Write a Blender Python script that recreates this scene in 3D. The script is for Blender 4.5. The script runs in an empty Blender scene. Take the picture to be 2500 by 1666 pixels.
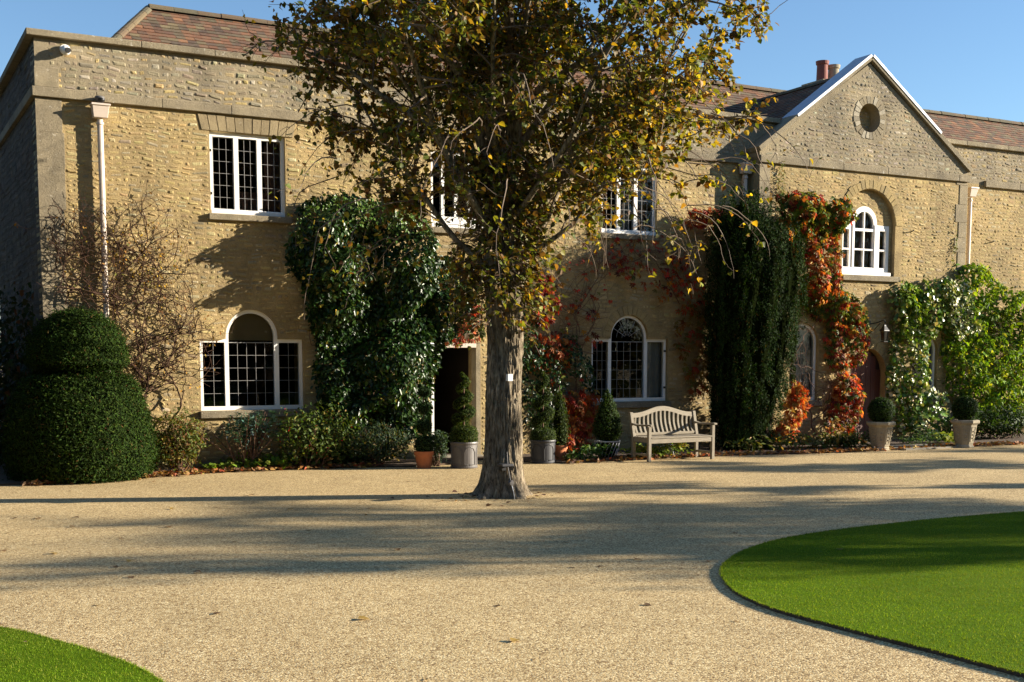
import bpy, bmesh, math, random
import numpy as np
from mathutils import Vector, Matrix

random.seed(7)
RNG = np.random.default_rng(11)
SC = bpy.context.scene
COL = SC.collection

# ------------------------------------------------------------------ camera
YAW, PITCH, FPX, PPY, EYE = math.radians(28.33), math.radians(-5.66), 2946.05, 1165.4, 1.85
cam = bpy.data.cameras.new('camera'); cam_o = bpy.data.objects.new('camera', cam); COL.objects.link(cam_o)
cam.sensor_fit = 'HORIZONTAL'; cam.sensor_width = 36.0; cam.lens = 36.0 * FPX / 2500.0
cam.shift_y = (PPY - 833.0) / 2500.0
cam.clip_start = 0.1; cam.clip_end = 2000
cam_o.location = (0, 0, EYE)
cam_o.rotation_euler = (math.pi / 2 + PITCH, 0, -YAW)
SC.camera = cam_o

# ------------------------------------------------------------------ sky, sun, exposure
SUN_AZ, SUN_EL = math.radians(23.0), math.radians(15.5)     # azimuth measured from the facade line, in front of it
to_sun = Vector((math.cos(SUN_AZ) * math.cos(SUN_EL), -math.sin(SUN_AZ) * math.cos(SUN_EL), math.sin(SUN_EL)))
world = bpy.data.worlds.new('World'); SC.world = world; world.use_nodes = True
wn = world.node_tree; wn.nodes.clear()
sky = wn.nodes.new('ShaderNodeTexSky'); sky.sky_type = 'NISHITA'; sky.sun_disc = False
sky.sun_elevation = SUN_EL
sky.sun_rotation = math.atan2(to_sun.x, to_sun.y)
sky.altitude = 0; sky.air_density = 1.0; sky.dust_density = 0.0; sky.ozone_density = 3.6
bg = wn.nodes.new('ShaderNodeBackground'); bg.inputs['Strength'].default_value = 0.070
wo = wn.nodes.new('ShaderNodeOutputWorld')
wn.links.new(sky.outputs[0], bg.inputs[0]); wn.links.new(bg.outputs[0], wo.inputs[0])
sun = bpy.data.lights.new('sun', 'SUN'); sun.energy = 5.0; sun.angle = math.radians(0.53); sun.color = (1.0, 0.895, 0.73)
sun_o = bpy.data.objects.new('sun', sun); COL.objects.link(sun_o)
sun_o.rotation_euler = (-to_sun).to_track_quat('-Z', 'Y').to_euler(); sun_o.location = (30, 0, 20)
SC.view_settings.view_transform = 'Standard'; SC.view_settings.look = 'None'
SC.view_settings.exposure = 1.52; SC.view_settings.gamma = 1.0; SC.view_settings.use_curve_mapping = False
SC.cycles.max_bounces = 6; SC.cycles.transparent_max_bounces = 12; SC.cycles.caustics_reflective = False

# ------------------------------------------------------------------ photo pixel -> place on a plane
_F = np.array([math.sin(YAW) * math.cos(PITCH), math.cos(YAW) * math.cos(PITCH), math.sin(PITCH)])
_R = np.array([math.cos(YAW), -math.sin(YAW), 0.0]); _U = np.cross(_R, _F)
def _ray(px, py): return _R * (px - 1250) / FPX - _U * (py - PPY) / FPX + _F
def at(px, py, Y):
    """point of the upright plane y = Y seen at a photo position (2353 px wide view)"""
    v = _ray(px * 1.0625, py * 1.0625); t = Y / v[1]
    return (float(t * v[0]), float(EYE + t * v[2]))
def ground_at(px, py):
    v = _ray(px * 1.0625, py * 1.0625); t = -EYE / v[2]
    return (float(t * v[0]), float(t * v[1]))

# ------------------------------------------------------------------ helpers
def tag(o, label=None, cat=None, group=None, kind=None):
    if label: o['label'] = label
    if cat: o['category'] = cat
    if group: o['group'] = group
    if kind: o['kind'] = kind
    return o
def empty(name, loc, label=None, cat=None, group=None, kind=None):
    o = bpy.data.objects.new(name, None); COL.objects.link(o); o.location = loc
    o.empty_display_size = 0.1
    return tag(o, label, cat, group, kind)
def worigin(o):
    p = Vector(o.location); q = o.parent
    while q: p = p + Vector(q.location); q = q.parent
    return p
def link(name, me, mat=None, parent=None, local=False):
    """mesh vertices are given in world metres (or, with local, from the parent's origin)"""
    o = bpy.data.objects.new(name, me); COL.objects.link(o)
    if mat is not None and not me.materials: me.materials.append(mat)
    if parent is not None:
        o.parent = parent
        if not local: o.location = -worigin(parent)
    return o
def np_mesh(name, V, F, cols=None, smooth=False, flat=False):
    V = np.asarray(V, np.float32); F = np.asarray(F, np.int32)
    me = bpy.data.meshes.new(name)
    me.vertices.add(len(V)); me.vertices.foreach_set('co', V.ravel())
    k = F.shape[1]
    me.loops.add(F.size); me.loops.foreach_set('vertex_index', F.ravel())
    me.polygons.add(len(F)); me.polygons.foreach_set('loop_start', np.arange(0, F.size, k, dtype=np.int32))
    if smooth: me.polygons.foreach_set('use_smooth', np.ones(len(F), bool))
    if flat: me.polygons.foreach_set('use_smooth', np.zeros(len(F), bool))
    me.update(calc_edges=True)
    if cols is not None:
        a = me.color_attributes.new('Col', 'FLOAT_COLOR', 'POINT')
        c = np.ones((len(V), 4), np.float32); c[:, :3] = cols
        a.data.foreach_set('color', c.ravel())
    return me

class MB:
    def __init__(s): s.v = []; s.f = []; s.c = []; s.n = 0; s.hc = False
    def add(s, V, F, col=None):
        V = [tuple(map(float, p)) for p in V]
        s.f += [tuple(int(i) + s.n for i in f) for f in F]; s.v += V; s.n += len(V)
        if col is not None: s.hc = True
        s.c += [tuple(col) if col is not None else (1, 1, 1)] * len(V)
        return s
    def box(s, x0, x1, y0, y1, z0, z1, col=None):
        V = [(x, y, z) for z in (z0, z1) for y in (y0, y1) for x in (x0, x1)]
        return s.add(V, [(0, 2, 3, 1), (4, 5, 7, 6), (0, 1, 5, 4), (1, 3, 7, 5), (3, 2, 6, 7), (2, 0, 4, 6)], col)
    def bar(s, a, b, w, h, up=(0, 0, 1), col=None):
        a = Vector(a); b = Vector(b); d = (b - a).normalized(); u = Vector(up)
        r = d.cross(u).normalized(); u = r.cross(d).normalized()
        V = [p + r * sx * w / 2 + u * sz * h / 2 for p in (a, b) for sx, sz in ((-1, -1), (1, -1), (1, 1), (-1, 1))]
        return s.add(V, [(0, 3, 2, 1), (4, 5, 6, 7), (0, 1, 5, 4), (1, 2, 6, 5), (2, 3, 7, 6), (3, 0, 4, 7)], col)
    def tube(s, P, R, n=6, col=None, cap=True):
        P = np.asarray(P, float); m = len(P)
        R = np.full(m, R, float) if np.isscalar(R) else np.asarray(R, float)
        D = np.gradient(P, axis=0); D /= np.linalg.norm(D, axis=1)[:, None] + 1e-9
        ref = np.array([0, 0, 1.0]) if abs(D[0][2]) < .9 else np.array([1.0, 0, 0])
        A = np.cross(D, ref); A /= np.linalg.norm(A, axis=1)[:, None] + 1e-9
        B = np.cross(D, A)
        th = np.linspace(0, 2 * math.pi, n, endpoint=False)
        V = (P[:, None, :] + R[:, None, None] * (np.cos(th)[None, :, None] * A[:, None, :] + np.sin(th)[None, :, None] * B[:, None, :])).reshape(-1, 3)
        F = [(i * n + j, i * n + (j + 1) % n, (i + 1) * n + (j + 1) % n, (i + 1) * n + j) for i in range(m - 1) for j in range(n)]
        if cap: F += [tuple(range(n))[::-1], tuple(range((m - 1) * n, m * n))]
        return s.add(V, F, col)
    def lathe(s, prof, c=(0, 0, 0), n=24, col=None, rot=0.0, closed=False):
        V = []; k = len(prof)
        for r, z in prof:
            for j in range(n):
                a = rot + 2 * math.pi * j / n; V.append((c[0] + r * math.cos(a), c[1] + r * math.sin(a), c[2] + z))
        F = [(i * n + j, i * n + (j + 1) % n, (i + 1) * n + (j + 1) % n, (i + 1) * n + j) for i in range(k - 1) for j in range(n)]
        if not closed: F += [tuple(range(n))[::-1], tuple(range((k - 1) * n, k * n))]
        return s.add(V, F, col)
    def mesh(s, name, smooth=False):
        me = bpy.data.meshes.new(name); me.from_pydata(s.v, [], s.f)
        if smooth: me.polygons.foreach_set('use_smooth', np.ones(len(me.polygons), bool))
        if s.hc:
            a = me.color_attributes.new('Col', 'FLOAT_COLOR', 'POINT')
            c = np.ones((len(s.v), 4), np.float32); c[:, :3] = s.c; a.data.foreach_set('color', c.ravel())
        me.update(); return me
    def build(s, name, mat, parent=None, local=False, smooth=False, bevel=0):
        o = link(name, s.mesh(name, smooth), mat, parent, local)
        if bevel:
            b = o.modifiers.new('bevel', 'BEVEL'); b.width = bevel; b.segments = 2; b.limit_method = 'ANGLE'
        return o

def panel(name, outer, holes, y0, th, mat, parent, xform=None):
    """an upright slab cut to an outline (x, z) with openings; y0 is its front face"""
    cu = bpy.data.curves.new(name, 'CURVE'); cu.dimensions = '2D'; cu.fill_mode = 'BOTH'; cu.extrude = th / 2
    for poly in [outer] + list(holes):
        sp = cu.splines.new('POLY'); sp.points.add(len(poly) - 1); sp.use_cyclic_u = True
        for p, q in zip(sp.points, poly): p.co = (q[0], q[1], 0, 1)
    ob = bpy.data.objects.new('tmp', cu); COL.objects.link(ob)
    dg = bpy.context.evaluated_depsgraph_get(); dg.update()
    me = bpy.data.meshes.new_from_object(ob.evaluated_get(dg))
    bpy.data.objects.remove(ob); bpy.data.curves.remove(cu)
    me.materials.clear()
    for v in me.vertices:
        x, z, d = v.co
        v.co = (x, y0 + th / 2 + d, z) if xform is None else xform(x, y0 + th / 2 + d, z)
    me.name = name; me.update()
    return link(name, me, mat, parent)

def arch_poly(x0, x1, z0, zs, n=20, r=None):
    c = (x0 + x1) / 2; rx = (x1 - x0) / 2; rz = r or rx
    P = [(x0, z0), (x1, z0)]
    P += [(c + rx * math.cos(a), zs + rz * math.sin(a)) for a in np.linspace(0, math.pi, n)]
    return P
def rect_poly(x0, x1, z0, z1): return [(x0, z0), (x1, z0), (x1, z1), (x0, z1)]
def smoothnoise(seed, k=7, f=1.0):
    r = np.random.default_rng(seed); W = r.normal(size=(k, 3)) * f; ph = r.uniform(0, 6.28, k); am = 1 / (1 + np.arange(k) * .25)
    def fn(p):
        p = np.asarray(p, float); return (np.sin(p @ W.T + ph) * am).sum(-1) / am.sum() * 1.6
    return fn
def in_poly(P, poly):
    P = np.asarray(P); x, y = P[:, 0], P[:, 1]; ins = np.zeros(len(P), bool); n = len(poly)
    for i in range(n):
        x0, y0 = poly[i]; x1, y1 = poly[(i + 1) % n]
        c = ((y0 > y) != (y1 > y)) & (x < (x1 - x0) * (y - y0) / (y1 - y0 + 1e-12) + x0)
        ins ^= c
    return ins
def poly_dist(P, poly):
    P = np.asarray(P); d = np.full(len(P), 1e9); n = len(poly)
    for i in range(n):
        a = np.array(poly[i]); b = np.array(poly[(i + 1) % n]); ab = b - a
        t = np.clip(((P - a) @ ab) / (ab @ ab + 1e-12), 0, 1)
        d = np.minimum(d, np.linalg.norm(P - (a + t[:, None] * ab), axis=1))
    return d

# leaf templates: x across, y along the leaf, z normal
def T_(V, F): return np.array(V, float), np.array(F, int)
HEART = T_([(0, 0, 0), (.42, .12, .10), (.46, .45, .12), (.22, .8, .05), (0, 1.05, -.08), (-.22, .8, .05), (-.46, .45, .12), (-.42, .12, .10), (0, .5, 0)],
           [(0, 1, 8), (1, 2, 8), (2, 3, 8), (3, 4, 8), (4, 5, 8), (5, 6, 8), (6, 7, 8), (7, 0, 8)])
OVAL = T_([(0, 0, 0), (.26, .3, .07), (.22, .68, .06), (0, 1, -.06), (-.22, .68, .06), (-.26, .3, .07)],
          [(0, 1, 2), (0, 2, 3), (0, 3, 4), (0, 4, 5)])
LANCE = T_([(0, 0, 0), (.16, .4, .04), (0, 1, -.1), (-.16, .4, .04)], [(0, 1, 2), (0, 2, 3)])
_v, _f = [], []
for _a, _l in ((-1.25, .6), (-.62, .85), (0, 1.0), (.62, .85), (1.25, .6)):
    _b = len(_v); _c, _s = math.cos(_a), math.sin(_a)
    for x, y, z in ((0, .05, 0), (.17, .55, .04), (0, 1, -.18), (-.17, .55, .04)):
        _v.append((x * _l * _c + y * _l * _s, -x * _l * _s + y * _l * _c, z - .1 * abs(_a)))
    _f += [(_b, _b + 1, _b + 2), (_b, _b + 2, _b + 3)]
CREEP = T_(_v, _f)
IVY = T_([(0, 0, 0), (.5, .08, .06), (.3, .42, .05), (.42, .62, .03), (0, 1, -.08), (-.42, .62, .03), (-.3, .42, .05), (-.5, .08, .06)],
         [(0, 1, 2), (0, 2, 4), (2, 3, 4), (0, 4, 6), (6, 4, 5), (0, 6, 7)])
def unit(a): return a / (np.linalg.norm(a, axis=-1, keepdims=True) + 1e-9)
def leaves(T, pos, nrm, up, size, col):
    TV, TF = T; N = len(pos); n = unit(np.asarray(nrm, float)); u = np.asarray(up, float)
    u = unit(u - (u * n).sum(1)[:, None] * n); r = np.cross(u, n)
    size = np.broadcast_to(np.asarray(size, float), (N,))
    V = (TV[None, :, 0, None] * r[:, None] + TV[None, :, 1, None] * u[:, None] + TV[None, :, 2, None] * n[:, None]) * size[:, None, None] + np.asarray(pos)[:, None]
    F = (TF[None] + (np.arange(N) * len(TV))[:, None, None]).reshape(-1, 3)
    C = np.repeat(np.asarray(col, float), len(TV), axis=0)
    return V.reshape(-1, 3), F, C
def pick(palette, weights, n, jit=.2, seed=None):
    r = RNG if seed is None else np.random.default_rng(seed)
    p = np.array(palette, float)[r.choice(len(palette), n, p=np.array(weights) / sum(weights))]
    return np.clip(p * (1 + jit * r.normal(size=(n, 1))) * (1 + .08 * r.normal(size=(n, 3))), .002, .95)
def cat_meshes(parts):
    V, F, C, o = [], [], [], 0
    for v, f, c in parts: V.append(v); F.append(f + o); C.append(c); o += len(v)
    return np.concatenate(V), np.concatenate(F), np.concatenate(C)

# ------------------------------------------------------------------ materials
def mat_new(name):
    m = bpy.data.materials.new(name); m.use_nodes = True; nt = m.node_tree
    return m, nt, nt.nodes['Principled BSDF'], nt.nodes, nt.links
def nz(N, L, scale, detail=4, rough=.6, vec=None):
    n = N.new('ShaderNodeTexNoise'); n.inputs['Scale'].default_value = scale; n.inputs['Detail'].default_value = detail; n.inputs['Roughness'].default_value = rough
    if vec is not None: L.new(vec, n.inputs['Vector'])
    return n
def ramp(N, L, src, stops):
    r = N.new('ShaderNodeValToRGB'); e = r.color_ramp.elements
    while len(e) > 1: e.remove(e[-1])
    e[0].position = stops[0][0]; e[0].color = (*stops[0][1], 1)
    for p, c in stops[1:]:
        k = e.new(p); k.color = (*c, 1)
    L.new(src, r.inputs[0]); return r
def mixc(N, L, mode, fac, a, b):
    m = N.new('ShaderNodeMix'); m.data_type = 'RGBA'; m.blend_type = mode
    for sock, val in ((m.inputs[0], fac), (m.inputs[6], a), (m.inputs[7], b)):
        if isinstance(val, bpy.types.NodeSocket): L.new(val, sock)
        elif isinstance(val, (int, float)): sock.default_value = val
        else: sock.default_value = (*val, 1)
    return m.outputs[2]
def bump(N, L, P, height, strength=.5, dist=.01):
    b = N.new('ShaderNodeBump'); b.inputs['Strength'].default_value = strength; b.inputs['Distance'].default_value = dist
    L.new(height, b.inputs['Height']); L.new(b.outputs[0], P.inputs['Normal']); return b
def objco(N): return N.new('ShaderNodeTexCoord').outputs['Object']

def m_plain(name, col, rough=.7, var=.15, scale=8, bumps=.2, bd=.004, metal=0, stretch=None, spec=.5):
    m, nt, P, N, L = mat_new(name)
    co = objco(N)
    if stretch:
        mp = N.new('ShaderNodeMapping'); mp.inputs['Scale'].default_value = stretch; L.new(co, mp.inputs[0]); co = mp.outputs[0]
    n = nz(N, L, scale, 6, .65, co)
    lo = tuple(c * (1 - var) for c in col); hi = tuple(min(1, c * (1 + var)) for c in col)
    r = ramp(N, L, n.outputs[0], [(.3, lo), (.7, hi)])
    L.new(r.outputs[0], P.inputs['Base Color']); P.inputs['Roughness'].default_value = rough; P.inputs['Metallic'].default_value = metal
    P.inputs['Specular IOR Level'].default_value = spec
    n2 = nz(N, L, scale * 6, 4, .6, co)
    if bumps: bump(N, L, P, n2.outputs[0], bumps, bd)
    return m
def m_leaf(name, rough=.5, trans=.28, tcol=(1.3, 1.25, .5), spec=.4):
    m, nt, P, N, L = mat_new(name)
    a = N.new('ShaderNodeAttribute'); a.attribute_name = 'Col'
    L.new(a.outputs['Color'], P.inputs['Base Color']); P.inputs['Roughness'].default_value = rough
    P.inputs['Specular IOR Level'].default_value = spec
    t = N.new('ShaderNodeBsdfTranslucent'); L.new(mixc(N, L, 'MULTIPLY', 1.0, a.outputs['Color'], tcol), t.inputs[0])
    mx = N.new('ShaderNodeMixShader'); mx.inputs[0].default_value = trans
    L.new(P.outputs[0], mx.inputs[1]); L.new(t.outputs[0], mx.inputs[2]); L.new(mx.outputs[0], N['Material Output'].inputs[0])
    return m
def m_stone(name, attr=True, base=(.42, .32, .17), lichen=.25, bs=.6):
    m, nt, P, N, L = mat_new(name); co = objco(N)
    if attr:
        a = N.new('ShaderNodeAttribute'); a.attribute_name = 'Col'; c = a.outputs['Color']
    else:
        n0 = nz(N, L, 3, 5, .6, co); c = ramp(N, L, n0.outputs[0], [(.3, tuple(x * .8 for x in base)), (.7, tuple(x * 1.15 for x in base))]).outputs[0]
    n1 = nz(N, L, 45, 5, .7, co)
    c = mixc(N, L, 'MULTIPLY', .55, c, ramp(N, L, n1.outputs[0], [(.25, (.55, .52, .5)), (.75, (1.25, 1.25, 1.25))]).outputs[0])
    n2 = nz(N, L, 1.1, 6, .6, co)
    c = mixc(N, L, 'MULTIPLY', .75, c, ramp(N, L, n2.outputs[0], [(.36, (.70, .70, .72)), (.60, (1.10, 1.08, 1.03))]).outputs[0])
    mpv = N.new('ShaderNodeMapping'); mpv.inputs['Scale'].default_value = (1, 1, .25); L.new(co, mpv.inputs[0]); n7 = nz(N, L, 1.6, 6, .7, mpv.outputs[0])
    c = mixc(N, L, 'MULTIPLY', .55, c, ramp(N, L, n7.outputs[0], [(.34, (.62, .62, .63)), (.5, (1.05, 1.04, 1.02))]).outputs[0])
    n6 = nz(N, L, 30, 6, .75, co)
    c = mixc(N, L, 'MULTIPLY', .8 if attr else .5, c, ramp(N, L, n6.outputs[0], [(.33, (.45, .42, .40)), (.43, (1, 1, 1))]).outputs[0])
    n3 = nz(N, L, 14, 6, .75, co)
    lr = ramp(N, L, n3.outputs[0], [(.60, (0, 0, 0)), (.68, (lichen,) * 3)])
    c = mixc(N, L, 'MIX', lr.outputs[0], c, (.62, .58, .49))
    L.new(c, P.inputs['Base Color']); P.inputs['Roughness'].default_value = .92; P.inputs['Specular IOR Level'].default_value = .2
    n4 = nz(N, L, 38, 8, .8, co); bump(N, L, P, n4.outputs[0], bs, .02)
    return m
def m_glass(name, tint=(.82, .87, .86)):
    m, nt, P, N, L = mat_new(name); N.remove(P)
    t = N.new('ShaderNodeBsdfTransparent'); t.inputs[0].default_value = (*tint, 1)
    g = N.new('ShaderNodeBsdfGlossy'); g.inputs['Roughness'].default_value = .015; g.inputs[0].default_value = (.9, .92, .95, 1)
    f = N.new('ShaderNodeFresnel'); f.inputs[0].default_value = 1.42
    n = nz(N, L, 5, 2, .5, objco(N)); b = N.new('ShaderNodeBump'); b.inputs['Strength'].default_value = .06; b.inputs['Distance'].default_value = .02
    L.new(n.outputs[0], b.inputs['Height']); L.new(b.outputs[0], g.inputs['Normal'])
    x = N.new('ShaderNodeMixShader'); L.new(f.outputs[0], x.inputs[0]); L.new(t.outputs[0], x.inputs[1]); L.new(g.outputs[0], x.inputs[2])
    L.new(x.outputs[0], N['Material Output'].inputs[0]); return m

M = {}
M['stone'] = m_stone('wall_stone')
M['stone_grey'] = m_stone('parapet_stone', lichen=.55)
M['mortar'] = m_stone('mortar', False, (.37, .28, .14), .1, .9)
M['side'] = m_stone('dark_side_stone', False, (.085, .072, .06), .15, .6)  # far darker stone than on the front wall
M['mortar_grey'] = m_stone('grey_mortar', False, (.29, .245, .165), .3, .7)
M['ashlar'] = m_stone('ashlar', False, (.29, .245, .165), .5, .6)
M['coping'] = m_stone('coping_stone', False, (.265, .225, .155), .75, .8)
M['white'] = m_plain('white_paint', (.80, .78, .74), .45, .05, 3, .08)
M['cream'] = m_plain('cream_paint', (.60, .50, .42), .5, .08, 4, .1)
M['lead'] = m_plain('lead_sheet', (.42, .44, .48), .5, .1, 5, .15, metal=.2)
M['came'] = m_plain('lead_came', (.30, .29, .28), .5, .1, 20, 0, metal=0)
M['glass'] = m_glass('window_glass')
M['dark_glass'] = m_plain('dark_lantern_glass', (.02, .02, .018), .15, .1, 5, 0, spec=.3)
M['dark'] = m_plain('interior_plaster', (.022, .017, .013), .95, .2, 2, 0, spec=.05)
M['door_red'] = m_plain('red_brown_door', (.095, .024, .013), .55, .25, 6, .3, .004, stretch=(8, 8, .6))
M['door_dark'] = m_plain('dark_oak', (.018, .008, .005), .5, .3, 6, .3, .004, stretch=(8, 8, .6))
M['black'] = m_plain('black_iron', (.012, .012, .013), .45, .2, 20, .1)
M['curtain'] = m_plain('curtain_cloth', (.16, .075, .06), .9, .2, 6, .1)
M['net'] = m_plain('pale_curtain', (.24, .23, .21), .9, .12, 6, .1)
M['blind'] = m_plain('tan_blind', (.26, .19, .10), .8, .1, 3, .1)
M['terracotta'] = m_plain('terracotta', (.46, .15, .055), .8, .18, 9, .2)
M['pot_red'] = m_plain('red_chimney_clay', (.19, .055, .04), .8, .2, 9, .2)
M['pot_grey'] = m_plain('grey_pot', (.115, .105, .10), .5, .2, 7, .2, metal=.1)
M['pot_dark'] = m_plain('lead_pot', (.026, .027, .032), .55, .25, 7, .2, metal=0)
M['urn'] = m_stone('urn_stone', False, (.42, .37, .27), .2, .3)
M['teak'] = m_plain('weathered_teak', (.235, .20, .145), .75, .28, 9, .35, .004, stretch=(6, 6, 1))
M['teak_x'] = m_plain('weathered_teak_rail', (.245, .205, .145), .75, .28, 9, .35, .004, stretch=(1, 6, 6))
M['leaf'] = m_leaf('tree_leaf', .55, .38, (1.6, 1.35, .4), .22)
M['gloss_leaf'] = m_leaf('ivy_leaf', .36, .15, (1.3, 1.3, .3), .32)
M['soft_leaf'] = m_leaf('soft_leaf', .6, .34, (1.35, 1.3, .4), .18)
M['red_leaf'] = m_leaf('creeper_leaf', .5, .38, (1.4, 1.0, .5), .2)
M['needle'] = m_leaf('needle', .75, .15, (1.3, 1.3, .3), .08)
M['fallen'] = m_leaf('fallen_leaf', .7, .15)
M['stem'] = m_plain('woody_stem', (.115, .06, .035), .85, .3, 12, .3)
M['dark_stem'] = m_plain('dark_woody_stem', (.06, .032, .02), .9, .3, 12, .3, spec=.2)
M['twig'] = m_plain('twig', (.155, .11, .075), .8, .3, 12, .2)
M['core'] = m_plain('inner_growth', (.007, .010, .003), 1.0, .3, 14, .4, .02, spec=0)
M['soil'] = m_plain('soil', (.085, .055, .033), .95, .4, 9, .8, .03)
M['slab'] = m_plain('stone_slab', (.20, .175, .13), .85, .2, 6, .3)

def m_bark():
    m, nt, P, N, L = mat_new('bark'); co = objco(N)
    mp = N.new('ShaderNodeMapping'); mp.inputs['Scale'].default_value = (1, 1, .2); L.new(co, mp.inputs[0])
    n = nz(N, L, 30, 8, .75, mp.outputs[0]); n2 = nz(N, L, 5, 5, .6, co); n3 = nz(N, L, 12, 5, .7, co)
    c = ramp(N, L, n.outputs[0], [(.35, (.024, .017, .011)), (.47, (.175, .14, .098)), (.70, (.47, .395, .29))]).outputs[0]
    c = mixc(N, L, 'MULTIPLY', .6, c, ramp(N, L, n2.outputs[0], [(.3, (.55, .52, .48)), (.65, (1.1, 1.1, 1.05))]).outputs[0])
    c = mixc(N, L, 'MIX', ramp(N, L, n3.outputs[0], [(.58, (0, 0, 0)), (.7, (.4, .4, .4))]).outputs[0], c, (.16, .18, .08))
    L.new(c, P.inputs['Base Color']); P.inputs['Roughness'].default_value = .95; P.inputs['Specular IOR Level'].default_value = .15
    bump(N, L, P, n.outputs[0], 1.0, .02); return m
M['bark'] = m_bark()

def m_gravel():
    m, nt, P, N, L = mat_new('gravel'); co = objco(N)
    v = N.new('ShaderNodeTexVoronoi'); v.inputs['Scale'].default_value = 80; L.new(co, v.inputs['Vector'])
    v2 = N.new('ShaderNodeTexVoronoi'); v2.inputs['Scale'].default_value = 190; L.new(co, v2.inputs['Vector'])
    sp = N.new('ShaderNodeSeparateColor'); L.new(v.outputs['Color'], sp.inputs[0])
    c = ramp(N, L, sp.outputs[0], [(.0, (.17, .10, .044)), (.2, (.36, .25, .118)), (.45, (.53, .385, .185)), (.75, (.66, .50, .258)), (1, (.86, .72, .43))]).outputs[0]
    sp2 = N.new('ShaderNodeSeparateColor'); L.new(v2.outputs['Color'], sp2.inputs[0])
    c = mixc(N, L, 'MULTIPLY', .4, c, ramp(N, L, sp2.outputs[0], [(0, (.5, .48, .46)), (1, (1.25, 1.25, 1.25))]).outputs[0])
    n = nz(N, L, .35, 5, .6, co)
    c = mixc(N, L, 'MULTIPLY', .6, c, ramp(N, L, n.outputs[0], [(.3, (.82, .80, .77)), (.7, (1.1, 1.09, 1.06))]).outputs[0]
    )
    n5 = nz(N, L, 1.7, 7, .72, co)
    c = mixc(N, L, 'MULTIPLY', .5, c, ramp(N, L, n5.outputs[0], [(.3, (.74, .73, .72)), (.62, (1.1, 1.1, 1.1))]).outputs[0])
    L.new(c, P.inputs['Base Color']); P.inputs['Roughness'].default_value = .9; P.inputs['Specular IOR Level'].default_value = .2
    bump(N, L, P, v.outputs['Distance'], .45, -.006)
    return m
M['gravel'] = m_gravel()
def m_turf():
    m, nt, P, N, L = mat_new('turf'); co = objco(N)
    n = nz(N, L, 120, 4, .7, co); n2 = nz(N, L, 1.3, 5, .6, co)
    c = ramp(N, L, n.outputs[0], [(.3, (.05, .10, .003)), (.7, (.125, .215, .008))]).outputs[0]
    c = mixc(N, L, 'MULTIPLY', .6, c, ramp(N, L, n2.outputs[0], [(.3, (.75, .8, .7)), (.7, (1.2, 1.15, 1.1))]).outputs[0])
    L.new(c, P.inputs['Base Color']); P.inputs['Roughness'].default_value = 1.0; P.inputs['Specular IOR Level'].default_value = .05
    bump(N, L, P, n.outputs[0], .8, .02); return m
M['turf'] = m_turf()
M['blade'] = m_leaf('grass_blade', .7, .35, (1.4, 1.3, .3), .1)
def m_tile():
    m, nt, P, N, L = mat_new('roof_tile'); co = objco(N)
    a = N.new('ShaderNodeAttribute'); a.attribute_name = 'Col'; c = a.outputs['Color']
    n = nz(N, L, 9, 6, .7, co)
    c = mixc(N, L, 'MIX', ramp(N, L, n.outputs[0], [(.5, (0, 0, 0)), (.68, (.65, .65, .65))]).outputs[0], c, (.13, .115, .07))
    n2 = nz(N, L, 40, 5, .7, co); c = mixc(N, L, 'MULTIPLY', .5, c, ramp(N, L, n2.outputs[0], [(.3, (.6, .6, .6)), (.7, (1.2, 1.2, 1.2))]).outputs[0])
    L.new(c, P.inputs['Base Color']); P.inputs['Roughness'].default_value = .92; bump(N, L, P, n2.outputs[0], .6, .01); return m
M['tile'] = m_tile()

# ------------------------------------------------------------------ ground
o = MB().add([(-400, -400, 0), (400, -400, 0), (400, 400, 0), (-400, 400, 0)], [(0, 1, 2, 3)]).build('gravel_ground', M['gravel']); tag(o, 'pale tan gravel drive spread in front of the house', 'gravel', kind='structure')

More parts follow.
